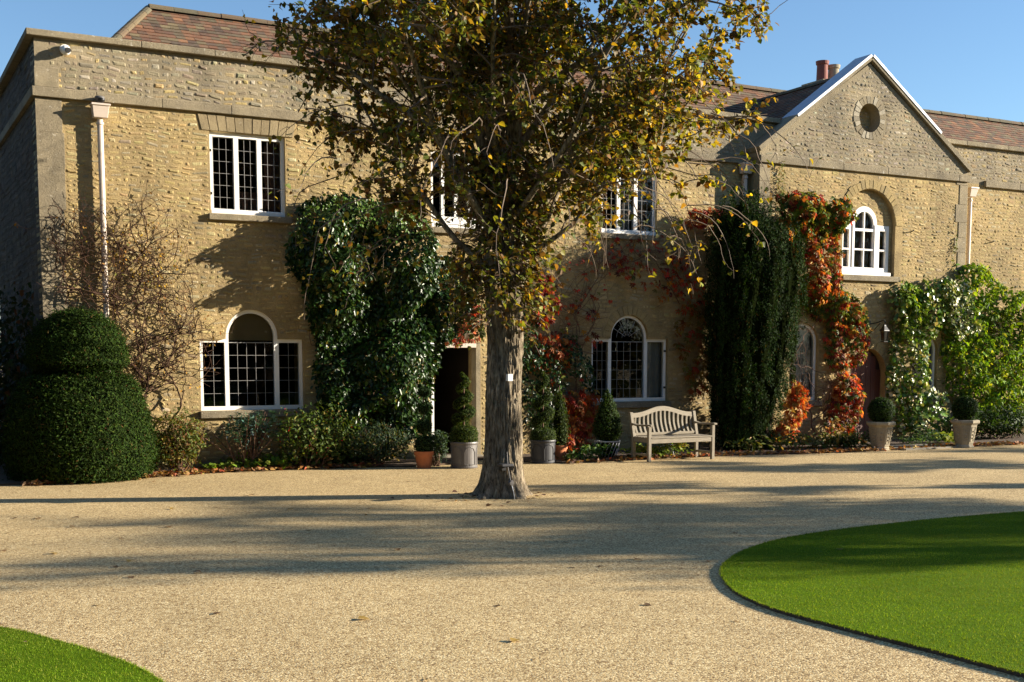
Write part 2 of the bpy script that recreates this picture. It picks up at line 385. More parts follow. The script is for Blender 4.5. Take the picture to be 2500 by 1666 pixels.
def smooth_closed(pts, n=30):
    out = []; k = len(pts)
    for i in range(k):
        p0, p1, p2, p3 = [np.array(pts[(i + d) % k], float) for d in (-1, 0, 1, 2)]
        for t in np.linspace(0, 1, n, endpoint=False):
            out.append(tuple(.5 * ((2 * p1) + (-p0 + p2) * t + (2 * p0 - 5 * p1 + 4 * p2 - p3) * t * t + (-p0 + 3 * p1 - 3 * p2 + p3) * t ** 3)))
    return out
def lawn(name, label, outline, box, per_m2, hgt=.028, keep=None):
    q = np.array(outline); fn = smoothnoise(len(outline), 9, 6); q = q + np.c_[fn(np.c_[q, q[:, :1] * 0]), fn(np.c_[q[:, ::-1], q[:, :1] * 0 + 3])] * .012
    outline = [tuple(p) for p in q]; n = len(outline)
    mb = MB(); g = mb.add([(x, y, hgt) for x, y in outline], [tuple(range(n))]).build(name, M['turf']); tag(g, label, 'lawn', kind='structure')
    V = [(x, y, hgt - .001) for x, y in outline] + [(x, y, -.02) for x, y in outline]
    MB().add(V, [(i, (i + 1) % n, n + (i + 1) % n, n + i) for i in range(n)]).build('cut_edge', M['soil'], g)
    x0, x1, y0, y1 = box; N = int((x1 - x0) * (y1 - y0) * per_m2)
    P = np.c_[RNG.uniform(x0, x1, N), RNG.uniform(y0, y1, N)]
    P = P[in_poly(P, outline)]
    vx = (P[:, 0] * math.cos(YAW) - P[:, 1] * math.sin(YAW)) / (P[:, 0] * math.sin(YAW) + P[:, 1] * math.cos(YAW))
    P = P[np.abs(vx) < .50]; N = len(P)
    # a fringe that leans over the cut edge
    q = np.array(outline); seg = np.roll(q, -1, 0) - q; ln = np.linalg.norm(seg, axis=1)
    E = []
    for a, s, l in zip(q, seg, ln):
        c = a + s / 2
        if np.linalg.norm(c) > 22 or (c[1] < 3): continue
        k = int(l * 420); t = RNG.uniform(0, 1, (k, 1)); E.append(a + s * t + RNG.normal(0, .008, (k, 2)))
    E = np.concatenate(E); P = np.concatenate([P, E]); N = len(P)
    pos = np.c_[P, np.full(N, hgt - .004)]
    up = np.c_[RNG.normal(0, .45, (N, 2)), np.ones(N)]
    nr = np.c_[RNG.normal(size=(N, 2)), RNG.normal(0, .3, N)]
    tr = np.array([(-.5, 0, 0), (.5, 0, 0), (0, 1, 0)])
    u = unit(up); r = unit(np.cross(u, nr)); hgtb = RNG.uniform(.009, .022, N); w = RNG.uniform(.003, .006, N)
    V = pos[:, None] + r[:, None] * (tr[None, :, 0, None] * w[:, None, None]) + u[:, None] * (tr[None, :, 1, None] * hgtb[:, None, None])
    patch = 1 + .20 * smoothnoise(5, 6, 1.6)(np.c_[P, P[:, :1] * 0]) + .16 * smoothnoise(6, 8, 5)(np.c_[P, P[:, :1] * 0]); stripe = 1 + .06 * np.sign(np.sin(P[:, 0] * 2.2))
    c = pick([(.115, .20, .007), (.165, .25, .011), (.26, .30, .045), (.07, .13, .004)], [4, 4, 1.4, 1.6], N) * (patch * stripe)[:, None]
    dry = np.clip(.5 + .6 * smoothnoise(7, 8, 2.6)(np.c_[P, P[:, :1] * 0]) + .35 * smoothnoise(8, 8, 9)(np.c_[P, P[:, :1] * 0]), 0, 1)[:, None]; c = c * (1 - .45 * dry) + np.array([(.20, .21, .045)]) * .45 * dry
    me = np_mesh('grass', V.reshape(-1, 3), np.arange(N * 3).reshape(-1, 3), np.repeat(np.clip(c, 0, 1), 3, 0))
    b = link('grass', me, M['blade'], g); b['kind'] = 'stuff'
    return g
LR_OUT = smooth_closed([(6.1, -6), (5.95, 2), (5.85, 5.2), (5.8, 6.4), (5.86, 7.0), (6.1, 7.65), (6.6, 8.35), (7.5, 9.05), (8.7, 9.5), (10.6, 9.68), (13, 9.62), (20, 9.4), (27, 8.5), (29, 5), (28, -4), (20, -9), (10, -9)])
LL_OUT = smooth_closed([(.76, 8.76), (1.0, 8.25), (1.2, 7.78), (1.42, 6.95), (1.5, 5.5), (1.5, 2), (.5, -5), (-6, -8), (-14, -3), (-14, 8), (-8, 10.6), (-3, 10.5), (-.5, 9.85), (.35, 9.3)])
lawn('lawn_right', 'mown green lawn with a rounded corner and cut earth edge', LR_OUT, (5.7, 15, 4.3, 9.8), 5200)
lawn('lawn_left', 'small wedge of green lawn with a curving edge beside the drive', LL_OUT, (-.3, 1.6, 6.4, 9.4), 6500)

bed = [ground_at(-60, 1118), ground_at(0, 1117), ground_at(200, 1108), ground_at(340, 1098), ground_at(500, 1086), ground_at(700, 1078), ground_at(860, 1074), (8.1, 18.75), (9.0, 18.9), (9.1, 19.4), (10.15, 19.4), (10.4, 18.6), ground_at(1310, 1066), ground_at(1480, 1056), ground_at(1690, 1047), ground_at(1850, 1043), ground_at(1990, 1038), (18.0, 18.3), (20.0, 18.3), ground_at(2200, 1028), ground_at(2352, 1021), (26, 17.4), (26, 20.4), (2.6, 20.4), (2.4, 26), (-6, 26), (-6, 20)]
k = len(bed); mb = MB()
mb.add([(x, y, .03) for x, y in bed] + [(x, y, -.02) for x, y in bed], [tuple(range(k))] + [(i, (i + 1) % k, k + (i + 1) % k, k + i) for i in range(k)])
o = mb.build('planting_bed', M['soil']); tag(o, 'dark soil of the planting bed along the house wall', 'soil', kind='structure')

# ------------------------------------------------------------------ house
HY, PY = 20.0, 19.65                      # main wall face, gabled bay face
house = empty('stone_house', (12.5, 20.0, 0), 'two storey honey coloured rubble stone house with parapet, tiled roof and gabled bay', 'house')
PX0, PX1, APX, APZ = 16.31, 22.33, 19.25, 8.20
open_main = {
 'UL': rect_poly(5.19, 6.46, 4.20, 5.52), 'UM': rect_poly(9.14, 10.42, 4.18, 5.54), 'UR': rect_poly(12.74, 14.04, 4.25, 5.58),
 'LL': [(4.95, .97), (6.72, .97), (6.72, 2.16), (6.285, 2.16)] + [(5.835 + .45 * math.cos(a), 2.20 + .45 * math.sin(a)) for a in np.linspace(0, math.pi, 22)] + [(5.385, 2.16), (4.95, 2.16)],
 'LR': [(12.54, .98), (14.34, .98), (14.34, 2.22), (13.86, 2.22)] + [(13.42 + .44 * math.cos(a), 2.24 + .44 * math.sin(a)) for a in np.linspace(0, math.pi, 22)] + [(12.98, 2.22), (12.54, 2.22)],
 'D': rect_poly(9.10, 10.12, -.05, 2.12)}
open_pav = {'W1': arch_poly(17.22, 18.00, .95, 2.18), 'W2': arch_poly(20.78, 21.56, .95, 2.0), 'D': arch_poly(18.93, 19.97, -.05, 1.52), 'R': arch_poly(18.61, 20.14, 3.62, 4.70), 'N': [(19.28 + .30 * math.cos(a), 6.95 + .31 * math.sin(a)) for a in np.linspace(0, 2 * math.pi, 28, endpoint=False)]}
fw = panel('front_wall', rect_poly(2.56, 30, -.3, 5.86), open_main.values(), HY, .5, M['mortar'], house)
panel('parapet', rect_poly(2.56, 30, 5.86, 6.68), [], HY, .5, M['mortar_grey'], house)
pw = panel('bay_wall', [(PX0, -.3), (PX1, -.3), (PX1, 5.86), (PX0, 5.86)], [v_ for k_, v_ in open_pav.items() if k_ != 'N'], PY, .34, M['mortar'], house)
gw = panel('gable_wall', [(PX0, 5.86), (PX1, 5.86), (PX1, 6.08), (APX, APZ - .12), (PX0, 6.08)], [open_pav['N']], PY, .34, M['mortar_grey'], house)
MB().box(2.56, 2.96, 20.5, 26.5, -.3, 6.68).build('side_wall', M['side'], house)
MB().box(29.6, 30, 20.5, 26.5, -.3, 6.68).build('end_wall', M['mortar'], house)
MB().box(2.96, 29.6, 26.1, 26.5, -.3, 6.68).build('rear_wall', M['mortar'], house)
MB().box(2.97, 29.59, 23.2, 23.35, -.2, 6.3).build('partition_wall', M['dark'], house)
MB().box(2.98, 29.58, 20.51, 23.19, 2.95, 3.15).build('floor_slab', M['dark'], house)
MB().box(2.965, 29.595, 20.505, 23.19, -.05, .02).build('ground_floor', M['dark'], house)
MB().box(2.97, 29.59, 20.505, 26.05, 6.32, 6.40).build('gutter_deck', M['lead'], house)

# --- rubble stones
STONES = []
def scan(poly, z):
    xs = []
    n = len(poly)
    for i in range(n):
        (x0, z0), (x1, z1) = poly[i], poly[(i + 1) % n]
        if (z0 > z) != (z1 > z): xs.append(x0 + (z - z0) * (x1 - x0) / (z1 - z0))
    return (min(xs), max(xs)) if xs else None
PAL_HONEY = ([(0.415, 0.318, 0.150), (0.390, 0.299, 0.142), (0.445, 0.357, 0.181), (0.335, 0.261, 0.133), (0.375, 0.323, 0.202), (0.280, 0.232, 0.146), (0.455, 0.385, 0.235)], [5, 5, 4, 2.5, 2, 1.2, .9])
PAL_GREY = ([(0.291, 0.246, 0.168), (0.267, 0.237, 0.181), (0.335, 0.288, 0.206), (0.427, 0.386, 0.301), (0.242, 0.205, 0.142), (0.349, 0.274, 0.159)], [4, 4, 3, 1.6, 2, 2])
rs = random.Random(21)
PAL_MIX = (PAL_HONEY[0][:4] + PAL_GREY[0], [.9, 1.2, .6, 1.6, 4, 3, 2.6, .9, 1.6, 2.4])
def stone_field(x0, x1, z0, z1, yf, blocks, pal, outline=None, hrange=(.05, .108), lrange=(.075, .24), pad=.012, tf=None, wt=1.0):
    wob = [(rs.uniform(.4, 1.6), rs.uniform(0, 6.28), rs.uniform(.002, .006)) for _ in range(3)]
    z = z0
    while z < z1 - .02:
        h = min(rs.uniform(*hrange), z1 - z)
        if z1 - (z + h) < .04: h = z1 - z
        za, zb = z + .006, z + h - .006
        iv = [(x0, x1)]
        if outline:
            e = [scan(outline, q) for q in (za + .001, zb)]
            iv = [] if None in e else [(max(q[0] for q in e) + .01, min(q[1] for q in e) - .01)]
        for b in blocks:
            e = [q for q in (scan(b, zz) for zz in np.linspace(za - .01, zb + .01, 4)) if q]
            if not e: continue
            l, r = min(q[0] for q in e) - pad, max(q[1] for q in e) + pad
            iv = [s for a, c in iv for s in ((a, min(c, l)), (max(a, r), c)) if s[1] - s[0] > .03]
        for a, c in iv:
            x = a
            while x < c - .001:
                ln = rs.uniform(*lrange) * (1.15 if h > .1 else 1)
                if c - (x + ln) < .09: ln = c - x
                sub = [(za, zb)]
                if h > .105 and rs.random() < .16: m = za + (zb - za) * rs.uniform(.4, .6); sub = [(za, m - .005), (m + .005, zb)]
                for s0, s1 in sub: one_stone(x + .005, x + ln - .005, s0, s1, yf, pal, wob, tf, wt)
                x += ln
        z += h
def one_stone(xa, xb, za, zb, yf, pal, wob, tf, wt):
    w, h = xb - xa, zb - za
    if w < .02 or h < .015: return
    g = lambda s: rs.uniform(0, s)
    k = min(.4 * h, .4 * w, .035)
    wj = h * .14; xa, xb, za, zb = xa - .003 + g(.004), xb + .003 - g(.004), za + rs.uniform(-wj, wj) * .5, zb + rs.uniform(-wj, wj) * .5
    O = [(xa + g(k), za + g(k * .3)), (xb - g(k), za + g(k * .3)), (xb - g(k * .25), za + g(k)), (xb - g(k * .25), zb - g(k)), (xb - g(k), zb - g(k * .3)), (xa + g(k), zb - g(k * .3)), (xa + g(k * .25), zb - g(k)), (xa + g(k * .25), za + g(k))]
    cx, cz = (xa + xb) / 2, (za + zb) / 2
    pr = rs.uniform(.002, .008) + (rs.random() < .14) * rs.uniform(0, .013); tx, tz = rs.uniform(-.02, .02), rs.uniform(-.03, .03)
    s = 1 - min(.026, .30 * h) / (h / 2); sx = 1 - min(.034, .28 * w) / (w / 2)
    dz = sum(a * math.sin(f * cx + p) for f, p, a in wob)
    V = [(x, yf + .006, z + dz) for x, z in O]
    V += [(cx + (x - cx) * sx, yf - max(.003, pr + tx * (x - cx) + tz * (z - cz) + rs.uniform(-.003, .003)), cz + (z - cz) * s + dz) for x, z in O]
    V.append((cx + rs.uniform(-.2, .2) * w, yf - pr - rs.uniform(-.003, .006), cz + dz))
    F = []
    for i in range(8):
        j = (i + 1) % 8; F += [(i, j, 8 + j), (i, 8 + j, 8 + i), (8 + i, 8 + j, 16)]
    V = [(x + .008 * math.sin(6.3 * z + 2.1 * x) + .006 * math.sin(17 * z + 5 * x), y, z + .013 * math.sin(4.7 * x + 2.6 * z + 1) + .010 * math.sin(10.9 * x - 6 * z) + .006 * math.sin(21 * x + 11 * z)) for x, y, z in V]
    if tf: V = [tf(p) for p in V]
    p = pal[0][rs.choices(range(len(pal[0])), pal[1])[0]]; q = 1 + rs.gauss(0, .08)
    d2 = cx * cx + yf * yf
    STONES.append((w * h / d2 * wt, V, F, tuple(min(.9, max(.03, c * q * (1 + rs.gauss(0, .03)))) for c in p)))
bm = list(open_main.values())
lint_UL = [(5.03, 5.52), (6.62, 5.52), (6.68, 5.80), (4.98, 5.80)]
ringLR = [(12.98 - .17, 2.235), (13.86 + .17, 2.235)] + [(13.42 + .63 * math.cos(a), 2.24 + .63 * math.sin(a)) for a in np.linspace(0, math.pi, 16)]
stone_field(2.95, PX0, 0, 5.76, HY, bm + [lint_UL, ringLR], PAL_HONEY)
stone_field(2.75, PX0, 5.955, 6.665, HY, [], PAL_MIX, hrange=(.05, .105))
stone_field(PX1, 29.9, 0, 5.76, HY, [], PAL_HONEY, wt=.3)
stone_field(PX1, 29.9, 5.955, 6.665, HY, [], PAL_MIX, wt=.3)
pb = [open_pav[k_] for k_ in ('W1', 'W2', 'D')]
recess_out = arch_poly(18.61 - .2, 20.14 + .2, 3.62, 4.70)
niche_ring = [(19.28 + .47 * math.cos(a), 6.95 + .48 * math.sin(a)) for a in np.linspace(0, 2 * math.pi, 28, endpoint=False)]
door_ring = arch_poly(18.93 - .17, 19.97 + .17, -.05, 1.52)
stone_field(PX0 + .28, PX1 - .34, 0, 5.76, PY, pb[:2] + [recess_out, door_ring], PAL_HONEY)
stone_field(PX0, PX1, 5.955, APZ, PY, [niche_ring], PAL_GREY, outline=[(PX0 + .12, 5.9), (PX1 - .12, 5.9), (PX1 - .12, 6.02), (APX, APZ - .16), (PX0 + .12, 6.02)], hrange=(.055, .10))
# back of the blind arch, round the window
recess_in = [(18.66, 3.6), (20.05, 3.6), (20.05, 4.72), (19.68, 4.72)] + [(19.315 + .365 * math.cos(a), 4.74 + .365 * math.sin(a)) for a in np.linspace(0, math.pi, 16)] + [(18.95, 4.72), (18.66, 4.72)]
rec_y = PY + .10
panel('arch_infill', arch_poly(18.58, 20.17, 3.55, 4.70), [[(x, z) for x, z in recess_in]], rec_y, .22, M['mortar'], house)
stone_field(18.61, 20.14, 3.64, 5.46, rec_y, [recess_in], PAL_HONEY, outline=arch_poly(18.62, 20.13, 3.62, 4.70), hrange=(.06, .1), lrange=(.1, .22))
panel('niche_back', [(19.28 + .33 * math.cos(a), 6.95 + .34 * math.sin(a)) for a in np.linspace(0, 2 * math.pi, 24, endpoint=False)], [], PY + .26, .06, M['mortar'], house)
stone_field(18.95, 19.62, 6.62, 7.28, PY + .26, [], PAL_GREY, outline=[(19.28 + .31 * math.cos(a), 6.95 + .32 * math.sin(a)) for a in np.linspace(0, 2 * math.pi, 24, endpoint=False)], hrange=(.06, .1), lrange=(.1, .22))
# side wall, seen at a slant
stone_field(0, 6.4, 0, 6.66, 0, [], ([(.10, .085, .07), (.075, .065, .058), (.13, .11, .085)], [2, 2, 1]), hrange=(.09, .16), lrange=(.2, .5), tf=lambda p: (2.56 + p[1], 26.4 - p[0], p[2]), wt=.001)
STONES.sort(key=lambda s: -s[0])
for a, V, F, c in STONES[:300]:
    me = np_mesh('stone', V, F, np.tile(c, (len(V), 1)), flat=True); link('stone', me, M['stone'], fw)
rest = cat_meshes([(np.array(V), np.array(F), np.tile(c, (len(V), 1))) for a, V, F, c in STONES[300:]])
tag(link('rubble_stonework', np_mesh('rubble_stonework', *rest, flat=True), M['stone'], house), kind='stuff')

# --- dressed stone: copings, string courses, corner strip, quoins, voussoirs
def block(name, parent, mat, x0, x1, y0, y1, z0, z1, bev=.008): return MB().box(x0, x1, y0, y1, z0, z1).build(name, mat, parent, bevel=bev)
x = 2.44
while x < 29.8:
    w = rs.uniform(1.1, 1.7)
    if not (x > 16.4 and x + w < 22.2): block('coping', house, M['coping'], x, min(x + w - .002, 30.02), 19.90, 20.46, 6.685, 6.785 + rs.uniform(-.004, .004), .012)
    x += w
y = 20.47
while y < 26: block('coping', house, M['coping'], 2.44, 3.02, y, y + 1.19, 6.685, 6.785, .012); y += 1.2
x = 2.50
while x < 29.8:
    w = rs.uniform(.8, 1.4); e = min(x + w - .002, 30.02)
    if x < PX0 < e: e = PX0 - .003
    if x < PX0 or x > PX1 - .3: block('string_course', house, M['coping'], max(x, PX1 + .003) if x > PX0 else x, e, 19.93, 20.02, 5.80, 5.945, .01)
    x += w
y = 20.03
while y < 26: block('string_course', house, M['coping'], 2.49, 2.58, y, y + 1.19, 5.80, 5.945, .01); y += 1.2
x = PX0 - .02
while x < PX1 - .1:
    w = rs.uniform(.8, 1.3); e = min(x + w - .005, PX1 + .02)
    if PX1 - e < .3: e = PX1 + .02
    block('string_course', house, M['coping'], x, e, PY - .065, PY + .02, 5.80, 5.95, .01); x = e + .005
z = 0
while z < 5.75:                                        # smooth corner strip on the left
    h = rs.uniform(.5, .85); z1 = min(z + h, 5.79); block('corner_stone', house, M['coping'], 2.545, 2.93 + rs.uniform(-.03, .03), 19.985 + rs.uniform(0, .004), 20.02, z, z1 - .001, .003); z = z1
block('corner_stone', house, M['ashlar'], 2.545, 2.9, 19.982, 20.02, 5.955, 6.25, .006)
for xs, sgn in ((PX0, 1), (PX1, -1)):                  # quoins of the bay
    z = 0; i = 0
    while z < 5.75:
        h = rs.uniform(.30, .46); z1 = min(z + h, 5.79); w = (.36 if i % 2 else .25) if sgn < 0 else .27
        xa, xb = sorted((xs - sgn * .006, xs + sgn * w)); block('quoin', house, M['ashlar'], xa, xb, PY - .014, PY + .02, z, z1 - .004, .006); z = z1; i += 1
for s_, X in ((1, PX0), (-1, PX1)):                    # the bay's returns
    xa, xb = sorted((X, X + s_ * .3)); block('bay_return', house, M['ashlar'], xa, xb, PY + .341, 20.0 - .001, -.3, 6.02, .002)
    # raking coping
    for (ya, yb, za, zb, nm, mt, t0, t1, lift) in ((PY - .07, PY + .36, 0, 0, 'raking_coping', 'coping', 0, .999, 0), (PY - .10, PY + .46, 0, 0, 'lead_flashing', 'lead', .33, 1.0, .062)):
        ex = X - s_ * .05; ez = 6.06
        A = Vector((ex + (APX - ex) * t0, 0, ez + (APZ - ez) * t0)); B = Vector((ex + (APX - ex) * t1, 0, ez + (APZ - ez) * t1))
        d = (B - A).normalized(); n = Vector((-d.z * s_, 0, d.x * s_)); th = .095 if lift == 0 else .022
        if lift: th2 = .0
        A2, B2 = A + n * lift, B + n * lift
        if lift == 0: pts = [A - n * .05, B - n * .05, B + n * .055, A + n * .055]
        else: pts = [A + n * .012, B + n * .012, B + n * .072, A + n * .072]
        if lift: ya, yb = PY - .085, PY + .40
        V = [(p.x, yy, p.z) for yy in (ya, yb) for p in pts]
        MB().add(V, [(0, 1, 2, 3), (7, 6, 5, 4), (0, 4, 5, 1), (1, 5, 6, 2), (2, 6, 7, 3), (3, 7, 4, 0)]).build(nm, M[mt], house, bevel=.006)
def voussoirs(cx, cz, r0, r1, a0, a1, n, yf, parent=house, pal=PAL_HONEY, rz=1.0, proud=.012):
    for i in range(n):
        p0, p1 = a0 + (a1 - a0) * (i + .04) / n, a0 + (a1 - a0) * (i + .96) / n
        rr = r1 + rs.uniform(-.025, .02); V = []
        pr = proud + rs.uniform(-.006, .008)
        for yy in (yf - pr, yf + .02):
            V += [(cx + r * math.cos(p), yy, cz + rz * r * math.sin(p)) for r, p in ((r0, p0), (r0, (p0 + p1) / 2), (r0, p1), (rr, p1), (rr, (p0 + p1) / 2), (rr, p0))]
        F = [(5, 4, 3, 2, 1, 0), (6, 7, 8, 9, 10, 11)] + [(k_, (k_ + 1) % 6, 6 + (k_ + 1) % 6, 6 + k_) for k_ in range(6)]
        c = pal[0][rs.choice((0, 0, 1, 3))]; q = rs.uniform(.84, .97); MB().add(V, F, tuple(v * q for v in c)).build('voussoir', M['stone'], parent, bevel=.005)
voussoirs(13.42, 2.24, .445, .62, .02, math.pi - .02, 15, HY, fw)
voussoirs(19.375, 4.70, .77, .955, .02, math.pi - .02, 23, PY, pw)
voussoirs(19.28, 6.95, .30, .46, 0, 2 * math.pi, 24, PY, gw, PAL_GREY)
voussoirs(19.45, 1.52, .525, .68, .05, math.pi - .05, 13, PY, pw)
for (xa, xb, zb) in ((4.94, 6.73, 5.53),):
    n = 11
    for i in range(n):
        t0, t1 = (i + .03) / n, (i + .97) / n
        b0, b1 = 5.06 + (6.60 - 5.06) * t0, 5.06 + (6.60 - 5.06) * t1; u0, u1 = 5.0 + (6.66 - 5.0) * t0, 5.0 + (6.66 - 5.0) * t1
        tp = 5.785 + rs.uniform(-.03, .01); V = [(px_, yy, pz_) for yy in (19.985 - rs.uniform(0, .01), 20.02) for px_, pz_ in ((b0, 5.525), (b1, 5.525), (u1, tp), (u0, tp))]
        c = (.31, .25, .15); q = rs.uniform(.88, 1.03); MB().add(V, [(0, 1, 2, 3), (7, 6, 5, 4), (0, 4, 5, 1), (1, 5, 6, 2), (2, 6, 7, 3), (3, 7, 4, 0)], tuple(v * q for v in c)).build('voussoir', M['stone'], fw, bevel=.004)
for xa, xb, wx in ((18.76, 18.925, -1), (19.975, 20.14, 1)):
    z = 0
    while z < 1.5: z1 = min(z + rs.uniform(.2, .4), 1.55); block('jamb_stone', pw, M['ashlar'], xa, xb, PY - .012, PY + .02, z, z1 - .005, .005); z = z1

for hx_, hz_ in ((20.62, 4.62), (23.6, 4.55)):                    # old iron stays left in the wall
    MB().tube([(hx_, PY + (.35 if hx_ > 22.4 else 0), hz_), (hx_ - .02, PY + (.25 if hx_ > 22.4 else -.10), hz_ + .02)], .012, 6).build('wall_stay', M['black'], house)

# --- windows
def add_panes(win, poly, nx, nz_, y, came=True, cw=.005):
    xs = [p[0] for p in poly]; zs = [p[1] for p in poly]; x0, x1, z0, z1 = min(xs), max(xs), min(zs), max(zs)
    gx, gz = np.linspace(x0, x1, nx + 1), np.linspace(z0, z1, nz_ + 1)
    for i in range(nx):
        for j in range(nz_):
            c = [(gx[i], gz[j]), (gx[i + 1], gz[j]), (gx[i + 1], gz[j + 1]), (gx[i], gz[j + 1])]
            tx, tz = rs.gauss(0, .008), rs.gauss(0, .008); mx, mz = (gx[i] + gx[i + 1]) / 2, (gz[j] + gz[j + 1]) / 2
            MB().add([(x, y + tx * (x - mx) + tz * (z - mz), z) for x, z in c], [(0, 1, 2, 3)]).build('pane', M['glass'], win)
    if came:
        m = MB()
        for g in gx[1:-1]: m.box(g - cw / 2, g + cw / 2, y - .008, y + .006, z0, z1)
        for g in gz[1:-1]: m.box(x0, x1, y - .007, y + .005, g - cw / 2, g + cw / 2)
        if nx > 1 or nz_ > 1: m.build('lead_came', M['came'], win)
def casement(win, x0, x1, z0, z1, y, w=.012):
    m = MB(); m.box(x0, x0 + w, y - .014, y + .01, z0, z1).box(x1 - w, x1, y - .014, y + .01, z0, z1).box(x0 + w, x1 - w, y - .013, y + .009, z0, z0 + w).box(x0 + w, x1 - w, y - .013, y + .009, z1 - w, z1)
    m.build('casement_frame', M['came'], win)
def curtain(win, x0, x1, z0, z1, y, mat, amp=.02, fr=50):
    n = max(8, int((x1 - x0) * 60)); xs = np.linspace(x0, x1, n)
    V = [(x_, y + amp * math.sin(fr * x_ + 1.3 * math.sin(7 * x_)), z_) for z_ in (z0, z1) for x_ in xs]
    MB().add(V, [(i, i + 1, n + i + 1, n + i) for i in range(n - 1)]).build('curtain', mat, win, smooth=True)
def stone_sill(win, x0, x1, z0, z1, yf, proj=.075):
    MB().box(x0, x1, yf - proj, yf + .12, z0, z1).build('sill', M['coping'], win, bevel=.01)
def rect_window(key, lights, nx, nzz, fy=.055, frame=.05, bottom=.085, came=True, hinge=True):
    xs = [p[0] for p in open_main[key]]; zs = [p[1] for p in open_main[key]]; x0, x1, z0, z1 = min(xs), max(xs), min(zs), max(zs)
    e = .002; y = HY + fy
    L = [rect_poly(a, b, z0 + bottom, z1 - .075) for a, b in lights]
    win = panel('window', rect_poly(x0 + e, x1 - e, z0 + e, z1 - e), L, y, .08, M['white'], house)
    MB().box(x0 + .01, x1 - .01, y - .035, y - .001, z0 + .005, z0 + .07).build('window_board', M['white'], win, bevel=.006)
    for p in L: add_panes(win, p, nx, nzz, y + .035, came)
    casement(win, lights[0][0], lights[0][1], z0 + bottom, z1 - .075, y + .03)
    if hinge:
        for hz in (z0 + .33, z1 - .3): MB().box(x0 + .012, x0 + .04, y - .012, y + .001, hz - .02, hz + .02).build('hinge', M['black'], win)
    stone_sill(win, x0 - .05, x1 + .09, z0 - .105, z0 - .004, HY)
    return win
w = rect_window('UL', [(5.25, 5.60), (5.68, 5.99), (6.07, 6.40)], 3, 6)
curtain(w, 5.7, 6.45, 4.2, 4.62, HY + .3, M['curtain']); curtain(w, 6.2, 6.5, 4.2, 5.5, HY + .32, M['curtain'])
w = rect_window('UM', [(9.19, 9.36), (9.42, 9.62), (9.68, 9.88), (9.94, 10.14), (10.2, 10.37)], 1, 2, fy=.04, bottom=.2, came=False, hinge=False)
w = rect_window('UR', [(12.80, 13.13), (13.21, 13.53), (13.61, 13.98)], 3, 6)
curtain(w, 13.62, 14.0, 4.2, 5.55, HY + .3, M['curtain']); curtain(w, 13.35, 13.6, 4.2, 4.9, HY + .3, M['net'])
def venetian(key, xl, xr, c0, c1, spring, nxs, nxc, nzz, zt, fy=.06, fan=False):
    y = HY + fy; P = open_main[key]; z0 = min(p[1] for p in P); cxm = sum((min(p[0] for p in P), max(p[0] for p in P))) / 2
    out = [(cxm + (x - cxm) * .997, z0 + .002 + (z - z0) * .998) for x, z in P]
    zb = z0 + .07; LA = rect_poly(xl[0], xl[1], zb, zt); LB = rect_poly(xr[0], xr[1], zb, zt); LC = arch_poly(c0, c1, zb, spring)
    win = panel('window', out, [LA, LB, LC], y, .08, M['white'], house)
    add_panes(win, LA, nxs, nzz, y + .035); add_panes(win, LC[:2] + [(c1, zt), (c0, zt)], nxc, nzz, y + .035)
    top = [(c1, zt)] + [p for p in LC[2:]] + [(c0, zt)]
    MB().add([(x, y + .036, z) for x, z in top], [tuple(range(len(top)))]).build('pane', M['glass'], win)
    m = MB(); m.box(c0, c1, y + .027, y + .042, zt - .006, zt + .006)
    if fan:
        cx = (c0 + c1) / 2; r = (c1 - c0) / 2
        for rr in (.12, .25): m.tube([(cx + rr * math.cos(a), y + .034, spring + rr * math.sin(a)) for a in np.linspace(0, math.pi, 14)], .004, 4)
        for a in np.linspace(0, math.pi, 7)[1:-1]: m.bar((cx + .05 * math.cos(a), y + .034, spring + .05 * math.sin(a)), (cx + r * math.cos(a), y + .034, spring + r * math.sin(a)), .008, .008, up=(0, 1, 0))
    m.build('lead_came', M['came'], win)
    xs = [p[0] for p in P]; stone_sill(win, min(xs) - .03, max(xs) + .06, z0 - .12, z0 - .004, HY)
    return win, LB, y
win, LB, y = venetian('LL', (5.01, 5.375), (6.305, 6.66), 5.445, 6.225, 2.20, 2, 5, 5, 2.10); add_panes(win, LB, 2, 5, y + .035)
panel('blind', arch_poly(5.40, 6.27, 2.14, 2.22), [], y + .16, .01, M['blind'], win); MB().box(5.40, 6.27, y + .145, y + .155, 2.345, 2.36).build('blind_rail', M['blind'], win)
win, LB, y = venetian('LR', (12.60, 12.955), (13.885, 14.28), 13.03, 13.81, 2.24, 3, 5, 6, 2.16, fan=True)
MB().add([(x, y + .035, z) for x, z in LB], [(0, 1, 2, 3)]).build('pane', M['glass'], win)
curtain(win, 13.86, 14.36, .98, 2.2, y + .14, M['net'], .015, 60)
for hz in (1.25, 1.98): MB().box(14.285, 14.33, y - .012, y + .001, hz - .02, hz + .02).build('hinge', M['black'], win)
# lower windows of the bay
for key, spr in (('W1', 2.18), ('W2', 2.0)):
    P = open_pav[key]; xa, xb = P[0][0], P[1][0]; y = PY + .07
    LC = arch_poly(xa + .055, xb - .055, 1.01, spr)
    win = panel('window', [(xa + .002 + (x - xa) * (xb - xa - .004) / (xb - xa), z * .9985 + .002) for x, z in P], [LC], y, .08, M['white'], house)
    add_panes(win, rect_poly(xa + .055, xb - .055, 1.01, spr), 4, 7, y + .035)
    MB().add([(x, y + .036, z) for x, z in LC[2:]], [tuple(range(len(LC) - 2))]).build('pane', M['glass'], win)
    stone_sill(win, xa - .06, xb + .08, .83, .946, PY, .08)
    curtain(win, xa + .35, xb, .95, 2.6, y + .15, M['net'], .015, 60)
